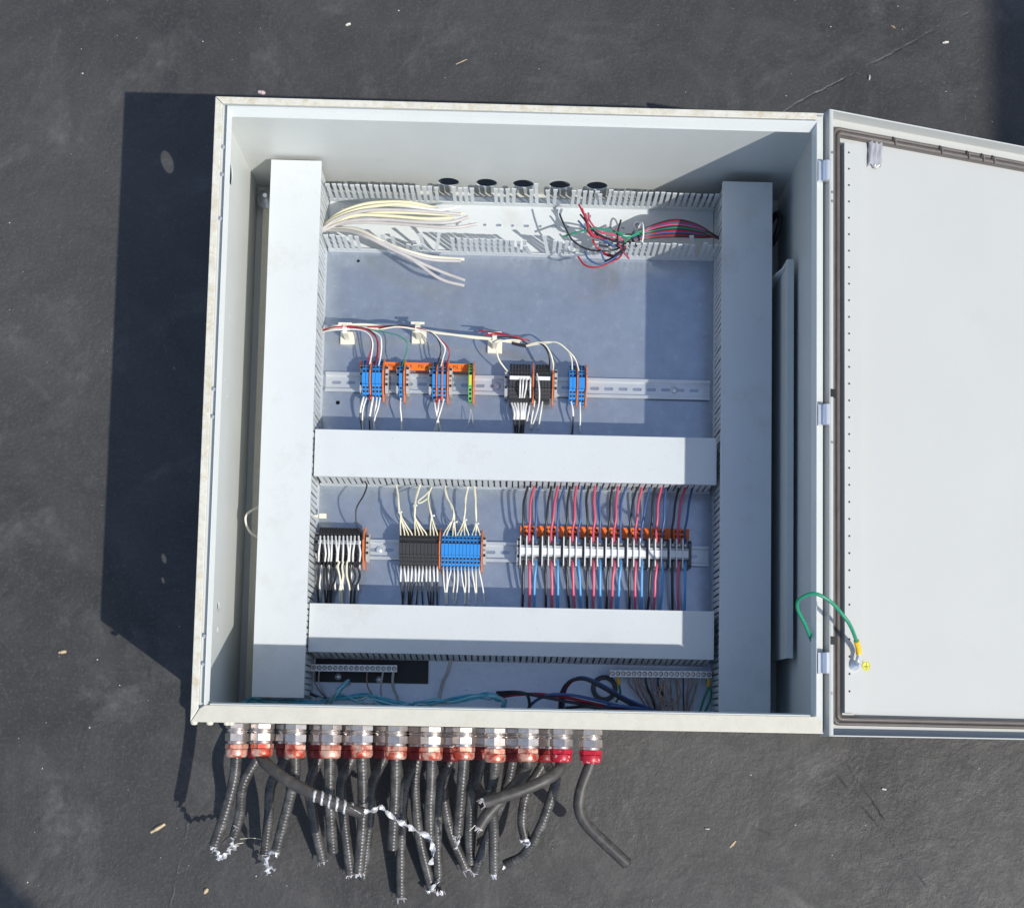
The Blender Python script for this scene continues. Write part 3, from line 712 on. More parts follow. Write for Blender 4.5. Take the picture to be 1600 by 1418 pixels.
w4([(1450,235,.085),(1560,232,.09),(1650,245,.09),(1720,285,.08)], .0012, 'wire_black', 'dark wire looping beyond the third saddle clip')
w4([(1680,262,hB),(1600,255,.095),(1515,268,.1),(1480,318,.1),(1495,400,.092),(1540,470,.08),(1588,525,zt)], .0015, 'wire_cream', 'cream wire curling back into the left of the black bank')
def w5(pts, r, m, label, **k): return wire('wire', conv(z5, pts), r, m, label, k.pop('group', GW1), **k)
w5([(218,203,hB),(255,212,hB),(300,220,hB)], .0034, 'wire_black', 'short black sleeve at the end of the cream cable', cat='sleeve')
w5([(290,220,hB),(350,200,.095),(400,208,.1),(436,260,.1),(453,330,.088),(444,382,zt)], .0015, 'wire_cream', 'cream wire arching into the right of the black bank')
w5([(300,212,hB),(365,198,.093),(412,235,.098),(432,300,.09),(426,372,zt)], .0016, 'wire_black', 'black wire arching into the right of the black bank')
w5([(295,222,hB),(360,210,.09),(420,203,.098),(470,198,.103),(522,232,.103),(556,290,.095),(560,378,zt)], .0014, 'wire_cream', 'left cream wire of the pair arching to the rightmost blue bank')
w5([(300,218,hB),(370,202,.092),(430,196,.1),(485,205,.106),(540,250,.104),(580,300,.096),(604,384,zt)], .0014, 'wire_cream', 'right cream wire of the pair arching to the rightmost blue bank')
# below the upper rail
GW2 = 'short wires below the upper rail'
zb = ZT+.020; ze = .075
def low4(pts, label, m='wire_white', sl=None, r=.0015): wire('wire', conv(z4, pts), r, m, label, GW2, sleeve=sl)
wsl = (.62, .0021, 'wire_white')
low4([(444,692,zb),(430,740,.07),(418,800,.065),(416,870,.06),(430,955,.05)], 'white sleeved black wire under the first blue block of the upper rail', 'wire_black', wsl)
low4([(470,688,zb),(450,745,.072),(432,825,.066),(432,955,.05)], 'white wire under the second blue block of the upper rail')
low4([(516,692,zb),(504,760,.07),(492,830,.062),(486,890,.058),(488,955,.05)], 'white sleeved black wire under the blue trio', 'wire_black', wsl)
low4([(545,690,zb),(538,760,.07),(530,810,.064),(524,880,.06),(522,945,.05)], 'white wire under the middle of the blue trio')
low4([(572,690,zb),(556,780,.07),(533,850,.064),(522,905,.06),(528,948,.05)], 'white wire under the right of the blue trio')
low4([(731,692,zb),(728,780,.07),(735,860,.062),(740,955,.05)], 'white wire under the single blue block')
low4([(990,700,zb),(1002,790,.07),(1022,880,.064),(1045,965,.05)], 'white wire crossing to the right under the blue trio')
low4([(1034,700,zb),(1024,780,.072),(1016,850,.064),(1012,960,.05)], 'middle white wire under the crossing pair')
low4([(1072,700,zb),(1045,800,.072),(1016,890,.066),(996,965,.05)], 'white wire crossing to the left under the blue trio')
low4([(1276,795,.06),(1268,870,.058),(1250,935,.055)], 'thin grey strand left under the green block', 'wire_grey', None, .0006)
low4([(1278,795,.06),(1290,850,.058),(1297,915,.055)], 'thin grey strand right under the green block', 'wire_grey', None, .0006)
def low5(pts, label, m='wire_white', sl=None, r=.0016): wire('wire', conv(z5, pts), r, m, label, GW2, sleeve=sl)
for i, (a_, b_, c_) in enumerate(((216,232,240),(232,247,236),(250,255,250),(268,272,262),(285,280,268),(300,290,280))):
    low5([(a_,545,zb),(b_,600,.072),(b_-3,655,.065),(c_,725,.05)], f'{ORD[i]} white sleeved black wire from left under the black bank of the upper rail', 'wire_black', (.6,.0022,'wire_white'))
low5([(318,560,zb),(312,600,.07),(302,645,.062)], 'short white wire left of the orange plate under the black bank')
low5([(348,525,zb),(338,590,.07),(330,630,.064),(324,685,.05)], 'white wire right of the orange plate under the black bank')
low5([(360,378,ZT+.04),(372,450,.1),(372,540,.09),(352,620,.07),(328,684,.05)], 'long white wire crossing the face of the black bank')
low5([(392,530,zb),(382,600,.07),(368,684,.05)], 'rightmost white wire under the black bank')
for i, (a_, b_) in enumerate(((266,262),(282,274),(301,287),(324,322))):
    low5([(a_,402,ZT+.043),(a_-2,450,ZT+.052),(b_,512,ZT+.03)], f'{ORD[i]} short white sleeve from left standing on the black bank, upper rail', r=.0017)
low5([(551,528,zb),(563,580,.07),(566,640,.064),(560,725,.05)], 'white sleeved black wire under the left of the rightmost blue bank', 'wire_black', (.6,.002,'wire_white'))
low5([(603,532,zb),(606,610,.07),(604,700,.05)], 'white wire under the right of the rightmost blue bank')
for i, (p, q) in enumerate((((478,715),(510,690)),((1003,745),(1045,700)))):
    wire('jumper', conv(z4, [(p[0],p[1]-5,ZT+.028),((p[0]+q[0])/2,(p[1]+q[1])/2-4,ZT+.034),(q[0],q[1],ZT+.028)]), .0016, 'wire_dark_red', ('small red jumper at the foot of the left blue bank','small red jumper at the foot of the blue trio with crossing wires')[i], 'red jumpers', 'jumper')
# lower rail, cream bundles
GW3 = 'cream wires above the lower rail'
def w6(pts, r, m, label, group=GW3, **k): return wire('wire', conv(z6, pts), r, m, label, group, **k)
w6([(486,55,.085),(500,95,.085),(472,170,.092),(424,255,.095),(418,345,.09),(438,425,.08),(455,470,zt)], .0015, 'wire_black', 'single black wire curving down to the leftmost black bank')
def bundle(root, ends, name, m='wire_pale_yellow'):
    for i, e in enumerate(ends):
        j = lambda s=5: random.uniform(-s, s)
        pts = [(u+j(), v, z+random.uniform(0,.004)) for u, v, z in root]
        u0, v0, _ = root[-1]
        pts += [(u0+(e-u0)*.55+j(3), v0+(495-v0)*.45, .088+random.uniform(0,.006)), (e+j(2), 455, zt+.012), (e, 500, zt)]
        w6(pts, .0014, 'wire_cream' if i % 2 else m, f'{ORD[i]} cream wire from left in the {name}')
bundle([(722,85,.08),(735,170,.09),(742,230,.095),(752,300,.096)], (757,785,812,840), 'bundle over the left of the black bank')
bundle([(905,85,.08),(882,150,.09),(865,220,.096),(862,320,.096)], (868,895,922,950), 'bundle over the middle of the black bank')
bundle([(992,100,.08),(965,160,.09),(968,230,.096),(988,310,.096)], (980,1007,1034), 'bundle over the right of the black bank')
w6([(990,108,.082),(945,160,.095),(892,205,.1),(900,222,.1),(950,195,.096),(968,170,.09)], .0013, 'wire_pale_yellow', 'cream wire loop sticking out left between two bundles')
bundle([(1088,90,.08),(1105,170,.09),(1145,250,.097),(1160,320,.096)], (1082,1108,1150,1172), 'bundle over the left of the blue bank')
bundle([(1266,100,.08),(1250,190,.09),(1243,270,.096),(1238,345,.095)], (1190,1214,1240,1270), 'bundle over the middle of the blue bank')
bundle([(1315,95,.08),(1322,180,.09),(1328,270,.096),(1330,370,.094)], (1300,1325,1354), 'bundle over the right of the blue bank')
for i, (u, v) in enumerate(((748,290),(862,240),(995,318),(1168,365),(1240,350),(1330,378))):
    c = at(*z6(u, v), .099)
    tag(obj('cable_tie', MB().rings([[(c.x+math.cos(t)*.0034, c.y+dy, c.z-.002+math.sin(t)*.0034) for t in [2*math.pi*k/10 for k in range(10)]] for dy in (-.0012,.0012)]).box((c.x+.002,c.y-.0014,c.z),(c.x+.005,c.y+.0014,c.z+.003)), 'wire_white'), f'{ORD[i]} small white cable tie from left around the cream wires', 'cable tie', 'cable ties on cream wires')
# wires below lower-rail banks
GW4 = 'wires hanging below the lower rail'
ends = [775,770,812,822,830,870,925,975,985,1000,1035]
for i in range(11):
    u = b2[i]; j = random.uniform(-8, 8); e = ends[i]+random.uniform(-4,4)
    w6([(u,692,zb),(u+2,735,.075),(u+j+4*math.sin(i*2.1),815,.068),((u+e)/2+j,900,.06),(e,1005,.048)], .0015, 'wire_black', f'{ORD[i]} white sleeved black wire from left under the lower black bank', GW4, sleeve=(.52,.0018,'wire_white'))
for i in range(11):
    u = b3[i]; e = (1090,1103,1106,1157,1180,1245,1245,1270,1322,1330,1385)[i]; j = random.uniform(-8,8)
    w6([(u,692,zb),(u+3,740,.075),((u+e)/2+j,820,.07),(e+random.uniform(-3,3),905,.062),(e+random.uniform(-12,12),985,.05)], .0014, 'wire_white' if i % 3 else 'wire_cream', f'{ORD[i]} white wire from left under the lower blue bank', GW4)
for i in range(11):
    u = b1[i]+8; s = random.uniform(-14,14)
    w6([(u,472,ZT+.040),(u+s*.3,530,ZT+.052),(u+s,600,ZT+.054),(u+s*.8-4,662,ZT+.040)], .0018, 'wire_white', f'{ORD[i]} white sleeve from left standing across the leftmost lower black bank', GW4, cat='sleeve')
    e = u+random.uniform(-28,20); dark = i not in (5,6,7)
    w6([(u,664,ZT+.04),(u+s*.4-8,705,.085),(u+random.uniform(-14,14),780,.075),(e,870,.064),(e+random.uniform(-14,14),1000,.048)], .0020 if dark else .0019, 'wire_black' if dark else 'wire_cream', f'{ORD[i]} {"black" if dark else "cream"} wire from left tangled under the leftmost lower black bank', GW4)
    if i % 2 == 0:
        w6([(u+8,690,.07),(u+4,760,.07),(u-6,830,.064),(u-2,885,.058)], .0017, 'wire_white', f'{ORD[i//2]} white wire from left tangled among the black wires, leftmost lower bank', GW4)
# screw terminal wires
GA, GBn = 'wires above the white screw terminals', 'wires below the white screw terminals'
st_u = {'black': (195,360,490,620,785,955,1080,1245), 'red': (240,405,535,665,825,990,1125,1290), 'blue': (280,450,575,705,875,1045,1160,1340)}
en_u = {'black': (167,320,462,613,758,905,1054,1200), 'red': (210,362,510,655,798,947,1092,1243), 'blue': (253,405,550,700,843,990,1135,1290)}
lo_u = {'black': (160,325,490,612,745,905,1030,1203), 'red': (210,368,525,652,775,945,1072,1245), 'blue': (243,408,572,705,820,990,1118,1287)}
def w7(pts, r, m, label, group): return wire('wire', conv(z7, pts), r, m, label, group, n=8)
for i in range(8):
    for c_ in ('black','red','blue'):
        a_, b_ = st_u[c_][i], en_u[c_][i]; j = random.uniform(-7, 7)
        w7([(a_+3,88,.085),(a_-2,112,.088),(a_*.55+b_*.45+j-6,200,.094),(b_+8+j,310,.092),(b_-2,400,.084),(b_+2,488,ZT+.020)], .0021 if c_ != 'red' else .0023, 'wire_'+c_, f'{c_} wire entering the top of the {ORD[i]} white terminal trio', GA)
        e = lo_u[c_][i]; j = random.uniform(-4, 4)
        w7([(b_,595,ZT+.020),(b_+1,650,.078),(b_*.6+e*.4+j,740,.074),((b_+e)/2+j,820,.068),(e,950,.052)], .0024, {'blue':'wire_sky_blue','red':'wire_pink','black':'wire_black'}[c_], f'{c_} wire leaving the bottom of the {ORD[i]} white terminal trio', GBn)

# saddle clips
for i, (u, v) in enumerate(((540,515),(653,514),(773,529))):
    c = at(u, v, .075); s = thing('saddle_clip', f'{("left","middle","right")[i]} cream saddle clip holding the cables above the upper rail', 'cable clip', (c.x,c.y,ZP), 'cream saddle clips', world=False)
    zz = hB-ZP
    obj('pad', MB().box((-.0135,-.0175,.0002),(.0135,.0065,.006)), 'tie_cream', s, bevel=.0008)
    obj('post', MB().box((-.0045,-.010,.006),(.0045,-.006,zz+.004)), 'tie_cream', s, bevel=.0006)
    obj('strap', MB().prism([(-.0105,.006),(-.0085,zz+.004),(0,zz+.0085),(.0085,zz+.004),(.0105,.006),(.0085,.006),(.0065,zz+.003),(0,zz+.0068),(-.0065,zz+.003),(-.0085,.006)], -.004, .004, 'x'), 'tie_cream', s)
    obj('top_plate', MB().box((-.0125,.006,zz+.002),(.0125,.0105,zz+.004)), 'tie_cream', s, bevel=.0005)
c = at(504, 806, .08); t_ = thing('tie_mount', 'small cream cable tie head poking from the left duct slots', 'cable tie', (c.x,c.y,.08), world=False)
obj('head', MB().box((-.006,-.0045,-.004),(.007,.0045,.004)), 'tie_cream', t_, bevel=.0008); obj('tail', MB().box((-.016,-.002,-.0008),(-.006,.002,.0008)), 'tie_cream', t_)

# loop left of the long duct, wires in the open duct
wire('wire', [(408,791,.10),(398,795,.11),(386,803,.118),(384,815,.12),(392,832,.115),(410,842,.10)], .0023, 'wire_cream', 'cream wire loop sticking out left of the long vertical duct', cat='wire', sub=8)
GT = 'grey and yellowish cable ends lying in the open duct'
def zA(u, v): return (280+.275*u, 130+.275*v)
def zB(u, v): return (660+.2125*u, 130+.2125*v)
tails = [('wire_pale_yellow', [(800,835),(900,745),(1040,690),(1180,675),(1320,680),(1470,712)], 'top yellowish'),
         ('wire_pale_yellow', [(800,838),(880,770),(1020,715),(1200,690),(1350,700),(1500,735)], 'second yellowish'),
         ('wire_grey', [(800,840),(900,770),(1050,725),(1250,720),(1480,735),(1600,745)], 'upper long grey'),
         ('wire_pale_yellow', [(800,842),(920,785),(1080,740),(1300,735),(1500,745),(1620,740)], 'middle yellowish'),
         ('wire_white', [(1150,690),(1300,700),(1480,720),(1600,700)], 'short white'),
         ('wire_grey', [(800,845),(950,785),(1150,775),(1380,790),(1540,790),(1640,760)], 'middle grey'),
         ('wire_grey', [(800,848),(960,795),(1180,795),(1400,812),(1560,820),(1690,800)], 'lower grey'),
         ('wire_pale_yellow', [(800,846),(900,790),(1010,750),(1200,755),(1400,770),(1560,765)], 'lowest yellowish')]
for i, (m_, pts, tx) in enumerate(tails):
    wire('cable_end', [(*zA(*p), .085+.004*(i % 3)+.012*math.sin(math.pi*k/5)) for k, p in enumerate(pts)], .0031 if i != 4 else .0026, m_, f'{tx} cable end curving from the left into the open duct', GT, 'cable', n=8)
for i, (m_, pts, tx) in enumerate((('wire_grey', [(840,835),(960,840),(1060,870),(1180,930),(1320,1000),(1480,1110),(1620,1150)], 'lower grey'),
                                   ('wire_grey', [(840,832),(980,838),(1090,880),(1200,930),(1350,1010),(1500,1075),(1625,1120)], 'middle grey'),
                                   ('wire_cream', [(850,828),(1000,830),(1120,880),(1240,935),(1400,980),(1520,995),(1620,1000)], 'upper pale'),
                                   ('wire_grey', [(850,826),(1010,828),(1130,885),(1260,950),(1420,1000),(1600,1010)], 'short grey'))):
    wire('cable_end', [(*zA(*p), (.09,.115,.132,.130,.122,.115,.112)[k]) for k, p in enumerate(pts)], .0030, m_, f'{tx} cable end drooping over the lower wall of the open duct', GT, 'cable', n=8)
# coloured bundle coming from the right
GCB = 'coloured wires curling in the right of the open duct'
cols = ['black','dark_red','blue','red','black','green','black','dark_red','blue','black','dark_red','black']
def zC(u, v): return (960+.24*u, 130+.2398*v)
for i, c_ in enumerate(cols):
    k = i/11; r_ = random.uniform
    pts = [(*zC(715, 1035-30*k+r_(-10,10)), .085), (*zC(560+r_(-10,10), 930+75*k), .095+.012*(1-k)), (*zC(400, 890+110*k), .1+.012*(1-k)), (*zC(240, 930+80*k), .1), (*zC(120+r_(-10,10), 1000+30*k), .105), (*zC(50+r_(-10,10), 1055+12*k), .108)]
    if i in (1,3,7): pts += [(*zB(1400+r_(-30,30),1150), .115), (*zB(1270-30*i/7,1120), .12), (*zB(1210,1010), .115), (*zB(1150+25*(i==3)+50*(i==7),890+30*(i==3)+70*(i==7)), .11)]
    elif i == 5: pts = pts[:4]+[(*zC(90,985), .11), (*zB(1420,1090), .115), (*zB(1280,1065), .12), (*zB(1160,1090), .115), (*zB(1030,1128), .11)]
    elif i in (2,8): pts += [(*zB(1440,1265), .125), (*zB(1310,1330), .13), (*zB(1220,1290), .13), (*zB(1195,1235), .128)] if i == 2 else [(*zB(1380,1180), .12), (*zB(1240,1110), .115), (*zB(1145,1010), .11)]
    elif i == 10: pts += [(*zB(1450,1280), .125), (*zB(1300,1350), .128), (*zB(1200,1340), .128), (*zB(1145,1275), .126)]
    elif i in (0,4): pts += [(*zB(1390,1230), .12), (*zB(1230,1225), .122), (*zB(1110,1160), .12), (*zB(1050,1060), .115), (*zB(1008,960), .11)] if i == 0 else [(*zB(1440,1200), .12), (*zB(1435,1100), .118), (*zB(1460,1005), .114)]
    elif i in (6,9): pts += [(*zB(1480,1240), .12), (*zB(1340,1310), .125)] if i == 6 else [(*zB(1330,1160), .115), (*zB(1240,1060), .115), (*zB(1190,990), .11)]
    wire('wire', pts, .0018, 'wire_'+c_, f'{ORD[i]} wire from the top, {c_.replace("_"," ")}, in the bundle curling left in the open duct', GCB)
for i, (c_, pts) in enumerate((('red', [(1500,1180),(1420,1120),(1300,1090),(1230,1010),(1220,955)]), ('black', [(1500,1180),(1380,1150),(1250,1080),(1190,1000),(1160,965)]),
        ('red', [(1520,1290),(1470,1230),(1440,1160),(1425,1070)]), ('black', [(1575,1200),(1540,1130),(1555,1090)]), ('dark_red', [(1430,1275),(1330,1245),(1270,1190),(1255,1150)]),
        ('blue', [(1430,1290),(1350,1310),(1310,1235)]), ('green', [(1610,1105),(1540,1125),(1480,1175)]), ('green', [(1610,1085),(1500,1135),(1415,1085)]),
        ('black', [(1500,1215),(1430,1260),(1370,1300),(1340,1330)]), ('dark_red', [(1500,1200),(1400,1270),(1330,1255)]), ('black', [(1480,1190),(1410,1170),(1360,1200),(1300,1190)]))):
    wire('wire', [(*zB(*p), .112+.006*(i % 3)+.008*math.sin(k+i)) for k, p in enumerate(pts)], .0019, 'wire_'+c_, f'{ORD[i]} loose {c_.replace("_"," ")} end in the knot at the left of the coloured bundle', GCB)
c = at(1001, 362, .105)
tie = [(c.x+.004*math.cos(t), c.y-.004+.022*math.sin(t), .100+.018*math.cos(t)) for t in [2*math.pi*k/20 for k in range(20)]]
tag(obj('cable_tie', MB().tube(tie, .0017, 6, closed=True), 'wire_white'), 'white cable tie strapped round the coloured wires in the open duct', 'cable tie')
tm = at(998, 347, .06); tag(obj('tie_anchor', MB().rings([[(tm.x+q*math.cos(2*math.pi*k/18),tm.y+q*math.sin(2*math.pi*k/18),z) for k in range(18)] for q,z in ((.0085,.0373),(.0085,.0415),(.0055,.0415),(.0055,.0373))], closed=True), 'plastic_white'), 'white ring tie anchor on the floor of the open duct', 'tie anchor')

# ------------------------------------------------------------------ earth bars at the bottom
def bar(label, u0, u1, v, n, z, mat_='bus_bar', hole_r=.0042):
    a, b = at(u0, v[0], z), at(u1, v[1], z); cx, cy = (a.x+b.x)/2, (a.y+b.y)/2
    d = thing('earth_bar', label, 'terminal bar', (cx,cy,ZP), 'metal terminal bars', world=False); L = (b.x-a.x); zz = z-ZP
    d.rotation_euler = (0,0,math.atan2(b.y-a.y, b.x-a.x))
    xs = [-L/2+L*(k+.5)/n for k in range(n)]
    obj('bar', sheet(rect(-L/2,-.0062,L/2,.0062), [circ(x,0,hole_r,12) for x in xs], zz-.010, zz), mat_, d)
    for x in xs:
        obj('screw', MB().lathe([(0,hole_r*.74),(.0058+random.uniform(0,.002),hole_r*.74)], (x,0,zz-.0098), n=10, smooth=False), 'screw_metal', d)
    obj('bed', MB().box((-L/2+.001,-.0055,zz-.0145),(L/2-.001,.0055,zz-.0102)), 'entry_dark', d)
    obj('support', MB().box((-L/2+.004,-.004,.0004),(-L/2+.014,.004,zz-.0147)).box((L/2-.014,-.004,.0004),(L/2-.004,.004,zz-.0147)), 'plastic_grey', d)
    return xs, d
a, b = at(494,1026,ZP), at(669,1068,ZP)
bp = thing('insulating_plate', 'black rectangular backing plate behind the left terminal bar', 'backing plate', ((a.x+b.x)/2,(a.y+b.y)/2,ZP))
obj('sheet', MB().box((a.x,b.y,ZP+.0003),(b.x,a.y,ZP+.004)), 'rubber_black', bp, bevel=.0006)
for u, v in ((528,1056.5),(592,1061)):
    c = at(u, v, ZP+.006); obj('screw', MB().lathe([(0,.0062),(.0006,.0062),(.0007,.0045),(.003,.0035),(.0031,.001)], (c.x,c.y,ZP+.0041), n=14), 'bright_zinc', bp)
bar('left metal terminal bar with sixteen screws in front of the black plate', 486, 620, (1042.5,1044), 16, .07)
bar('right metal terminal bar with brown and green wires', 953, 1112, (1051.5,1053.5), 19, .07)
def zD(u, v): return (460+.2125*u, 980+.2125*v)
def zE(u, v): return (780+.3375*u, 980+.3376*v)
GG = 'bare and grey wires below the left terminal bar'
for i, (pts, r_, m_) in enumerate((([(150,325),(150,400),(190,470),(235,520)], .0012, 'wire_brown'), ([(182,322),(180,400),(215,480),(250,520)], .0012, 'wire_grey'), ([(535,322),(532,390),(545,450),(580,500)], .0013, 'wire_brown'),
                             ([(652,322),(640,400),(635,460),(640,510)], .0017, 'wire_grey'), ([(728,322),(722,390),(730,450),(765,530)], .0026, 'wire_grey'))):
    wire('wire', [(*zD(*p), (.066,.06,.052,.045)[k]) for k, p in enumerate(pts)], r_, m_, f'{ORD[i]} thin wire from left hanging under the left terminal bar', GG)
wire('cable', [(*zD(*p), (.09,.075,.055,.05)[k]) for k, p in enumerate([(1150,235),(1130,320),(1090,410),(1055,560)])], .0034, 'wire_grey', 'grey cable dropping from the lower duct right of the black plate', cat='cable', n=8)
GBn2 = 'brown wires fanning below the right terminal bar'
for i in range(18):
    u = 600+19.3*i; e = 690+12*i+random.uniform(-14,14)
    wire('wire', [(*zE(u,222), .062), (*zE(u+random.uniform(0,8),265), .062), (*zE((u*1.1+e*.9)/2+random.uniform(-8,8),320), .055), (*zE(e,400), .05)], .0018+random.uniform(-.0004,.0005), random.choice(('wire_brown','wire_brown','wire_grey','wire_black')), f'{ORD[i]} brownish wire from left under the right terminal bar', GBn2)
for i in range(6):
    u = 735+random.uniform(0,90); wire('wire', [(*zE(u,240+random.uniform(0,30)), .07), (*zE(u+random.uniform(-25,25),310), .074), (*zE(u+random.uniform(-30,40),350), .07), (*zE(u+random.uniform(-30,40),400), .06)], .0016, 'wire_brown', f'{ORD[i]} loose brown wire in the tangle under the right terminal bar', GBn2)
for i, pts in enumerate(([(548,230),(556,270),(560,310),(540,345)], [(968,235),(968,280),(948,330),(928,395)], [(962,240),(980,290),(975,340),(950,395)])):
    wire('earth_wire', [(*zE(*p), (.068,.066,.058,.05)[k]) for k, p in enumerate(pts)], .0022, 'wire_green', ('green earth wire with yellow lug at the left end of the right terminal bar','green earth wire with yellow lug at the right end of the right terminal bar','second green earth wire at the right end of the right terminal bar')[i], 'green earth wires', sleeve=(.34,.0036,'crimp_yellow') if i < 2 else None)
c = at(944, 1075, ZP); 
tag(obj('grommet_ring', MB().rings([[(c.x+q*math.cos(2*math.pi*k/28),c.y+q*math.sin(2*math.pi*k/28),ZP+.0003+z) for k in range(28)] for q,z in ((.0245,0),(.0245,.004),(.016,.004),(.016,0))], closed=True), 'plastic_dark_grey'), 'dark grey flat ring lying on the plate left of the right terminal bar', 'ring')
# thick coloured leads
GK = 'thick coloured leads along the bottom of the enclosure'
leads = [('dark_red', [(-20,330),(60,312),(180,308),(300,322),(430,350),(560,378),(720,392)]), ('black', [(-20,318),(80,302),(200,320),(330,345),(480,368),(640,388)]),
         ('blue', [(120,395),(160,345),(230,312),(330,312),(450,335),(600,372),(740,388)]), ('dark_red', [(285,385),(290,310),(330,252),(385,238),(450,258),(560,322),(700,392)]),
         ('blue', [(295,385),(305,290),(345,242),(395,232),(470,262),(590,330),(735,392)]), ('black', [(278,385),(290,295),(335,243),(400,240),(490,285),(600,350),(700,395)]),
         ('black', [(-10,300),(70,298),(125,308),(140,350),(135,395)]), ('blue', [(440,380),(520,362),(640,372),(760,390)]), ('black', [(310,372),(400,365),(520,380),(640,398)])]
for i, (c_, pts) in enumerate(leads):
    n = len(pts); wire('lead', [(*zE(*p), .06+.05*math.sin(math.pi*k/(n-1))+.004*(i % 3)) for k, p in enumerate(pts)], .0029, 'wire_'+c_, f'{ORD[i]} thick lead, {c_.replace("_"," ")}, looping along the bottom between cyan wires and right terminal bar', GK, n=8)
# cyan pairs
GY = 'thin cyan wires tangled along the bottom of the enclosure'
k_ = 0
def cyan(pts, z, r=.0013, jit=7, where='left'):
    global k_
    n = len(pts); P = [(*zD(p[0]+random.uniform(-jit,jit), p[1]+random.uniform(-jit,jit)), z+.02*math.sin(math.pi*k/(n-1))+random.uniform(-.012,.014)) for k, p in enumerate(pts)]
    a_ = k_; k_ += 1
    wire('cyan_wire', P, r, ('wire_grey','wire_cyan','wire_pale_cyan','wire_cyan','wire_cyan','wire_pale_cyan')[a_ % 6], CY_LAB[where].format(ORD[CYN[where]]), GY); CYN[where] += 1
CYN = {'sprig': 0, 'left': 0, 'mid': 0, 'loop': 0}
CY_LAB = {'sprig': '{} thin wire of the cyan sprig pointing up before the black plate', 'left': '{} cyan strand from the top in the tangle under the left duct',
          'mid': '{} cyan strand from the top in the middle of the bottom tangle', 'loop': '{} cyan strand from the top in the loop reaching the dark leads'}
for i in range(7): cyan([(255+4*i,555),(290+5*i,490),(340+6*i,430),(395+2*i,382+5*i)], .08, .0019, 9, 'sprig')
for i in range(12): cyan([(-390,552+2*i),(-310,528+3*i),(-200,540+2*i),(-60,530+3*i),(60,540+2*i),(200,555)], .075, .0017, 14, 'left')
for i in range(12): cyan([(200,550),(330,535-3*i),(480,498+4*i),(560,490+5*i),(640,515+4*i),(760,555),(880,572)], .07, .0017, 19, 'mid')
for i in range(11): cyan([(880,568),(1010,560-2*i),(1160,525+2*i),(1300,500+3*i),(1420,482+4*i),(1505,500+3*i),(1545,545),(1535,585)], .075, .0018, 17, 'loop')
wire('wire', [(*zD(*p), .07) for p in [(90,470),(150,500),(230,525),(300,515)]], .0026, 'wire_black', 'black lead beside the left duct bottom')
c = at(499, 1096, .08); tag(obj('cable_bung', MB().lathe([(0,.009),(.008,.009),(.0095,.006)], (c.x,c.y,.072), n=14), 'plastic_grey'), 'small grey round bung among the cyan wires below the left duct', 'bung')

# ------------------------------------------------------------------ green door bond wire
pe = DM @ Vector((ps.x, ps.y, -DR+.012)); 
W = [at(1268,1000,.37), at(1258,975,.40), at(1246,950,.43), at(1250,935,.45), at(1272,927,.46), at(1296,938,.455), at(1315,958,.44), at(1330,980,.425), DM @ Vector((ps.x-.001,ps.y+.026,sz+.016)), DM @ Vector((ps.x,ps.y+.006,sz+.0115))]
bw = thing('bonding_wire', 'green bonding wire arching from the enclosure to the stud on the door', 'wire', tuple(W[0]))
P = spline(W, 10); obj('insulation', MB().tube(P[:-8], .0029, 10), 'wire_green', bw); obj('crimp', MB().tube(P[-15:-6], .0046, 10), 'crimp_yellow', bw)
obj('ring_lug', MB().tube(P[-7:], .0035, 8), 'bright_zinc', bw)

# ------------------------------------------------------------------ cable glands
def hexrings(mb, y0, y1, r, ch=.0012, rot=math.pi/6, zc=0):
    mb.lathe([(y0,r*.9),(y0+ch,r),(y1-ch,r),(y1,r*.9)], (0,0,0), (0,-1,0), 6, smooth=False, rot=rot)
def gland_proto(cap, s=1.0):
    r = thing('cable_gland', 'x', 'cable gland', (0,0,0), world=False)
    mb = MB(); hexrings(mb, .0004, .010, .0200); obj('lock_nut', mb, 'gland_metal', r)
    obj('collar', MB().lathe([(.010,.0165),(.0125,.0165),(.0125,.0185),(.0145,.0185),(.0145,.016),(.017,.016)], ax=(0,-1,0), n=24), 'gland_metal', r)
    mb = MB(); hexrings(mb, .017, .031, .0202); mb.lathe([(.031,.0165),(.0345,.0165)], ax=(0,-1,0), n=24); obj('body_nut', mb, 'gland_metal', r)
    mb = MB(); hexrings(mb, .0345, .044, .0198); mb.lathe([(.044,.0185),(.046,.0188),(.053,.0186),(.056,.0172),(.0575,.0145),(.0575,.0105)], ax=(0,-1,0), n=28); obj('cap_nut', mb, cap, r)
    return r
pc, pr, pd = gland_proto('gland_copper'), gland_proto('gland_red'), gland_proto('gland_red_shaded')
used = {'c': False, 'r': False, 'd': False}
def gland(kind, x, z, label, group, rot):
    p = {'c': pc, 'r': pr, 'd': pd}[kind]
    if not used[kind]: used[kind] = True; p.location = (x,-HH-.0003,z); p['label'] = label; p['group'] = group; o = p
    else: o = dup(p, (x,-HH-.0003,z), label, group)
    o.rotation_euler = (0, rot, 0); o.scale = (1, random.uniform(.97,1.07), 1); return o
for i, x in enumerate(gx):
    if i < 10: lab = f'{ORD[i]} metal cable gland from left with worn coppery cap in the upper row'
    else: lab = ('metal cable gland with bright red cap, left of the two red ones', 'metal cable gland with bright red cap at the right end of the row')[i-10]
    gland('c' if i < 10 else 'r', x, ZG, lab, 'cable glands in the upper row', random.uniform(-.5,.5))
for i, x in enumerate(gx2): gland('d', x, ZG2, f'{ORD[i]} red capped cable gland from left in the shaded lower row', 'cable glands in the lower row', random.uniform(-.5,.5))

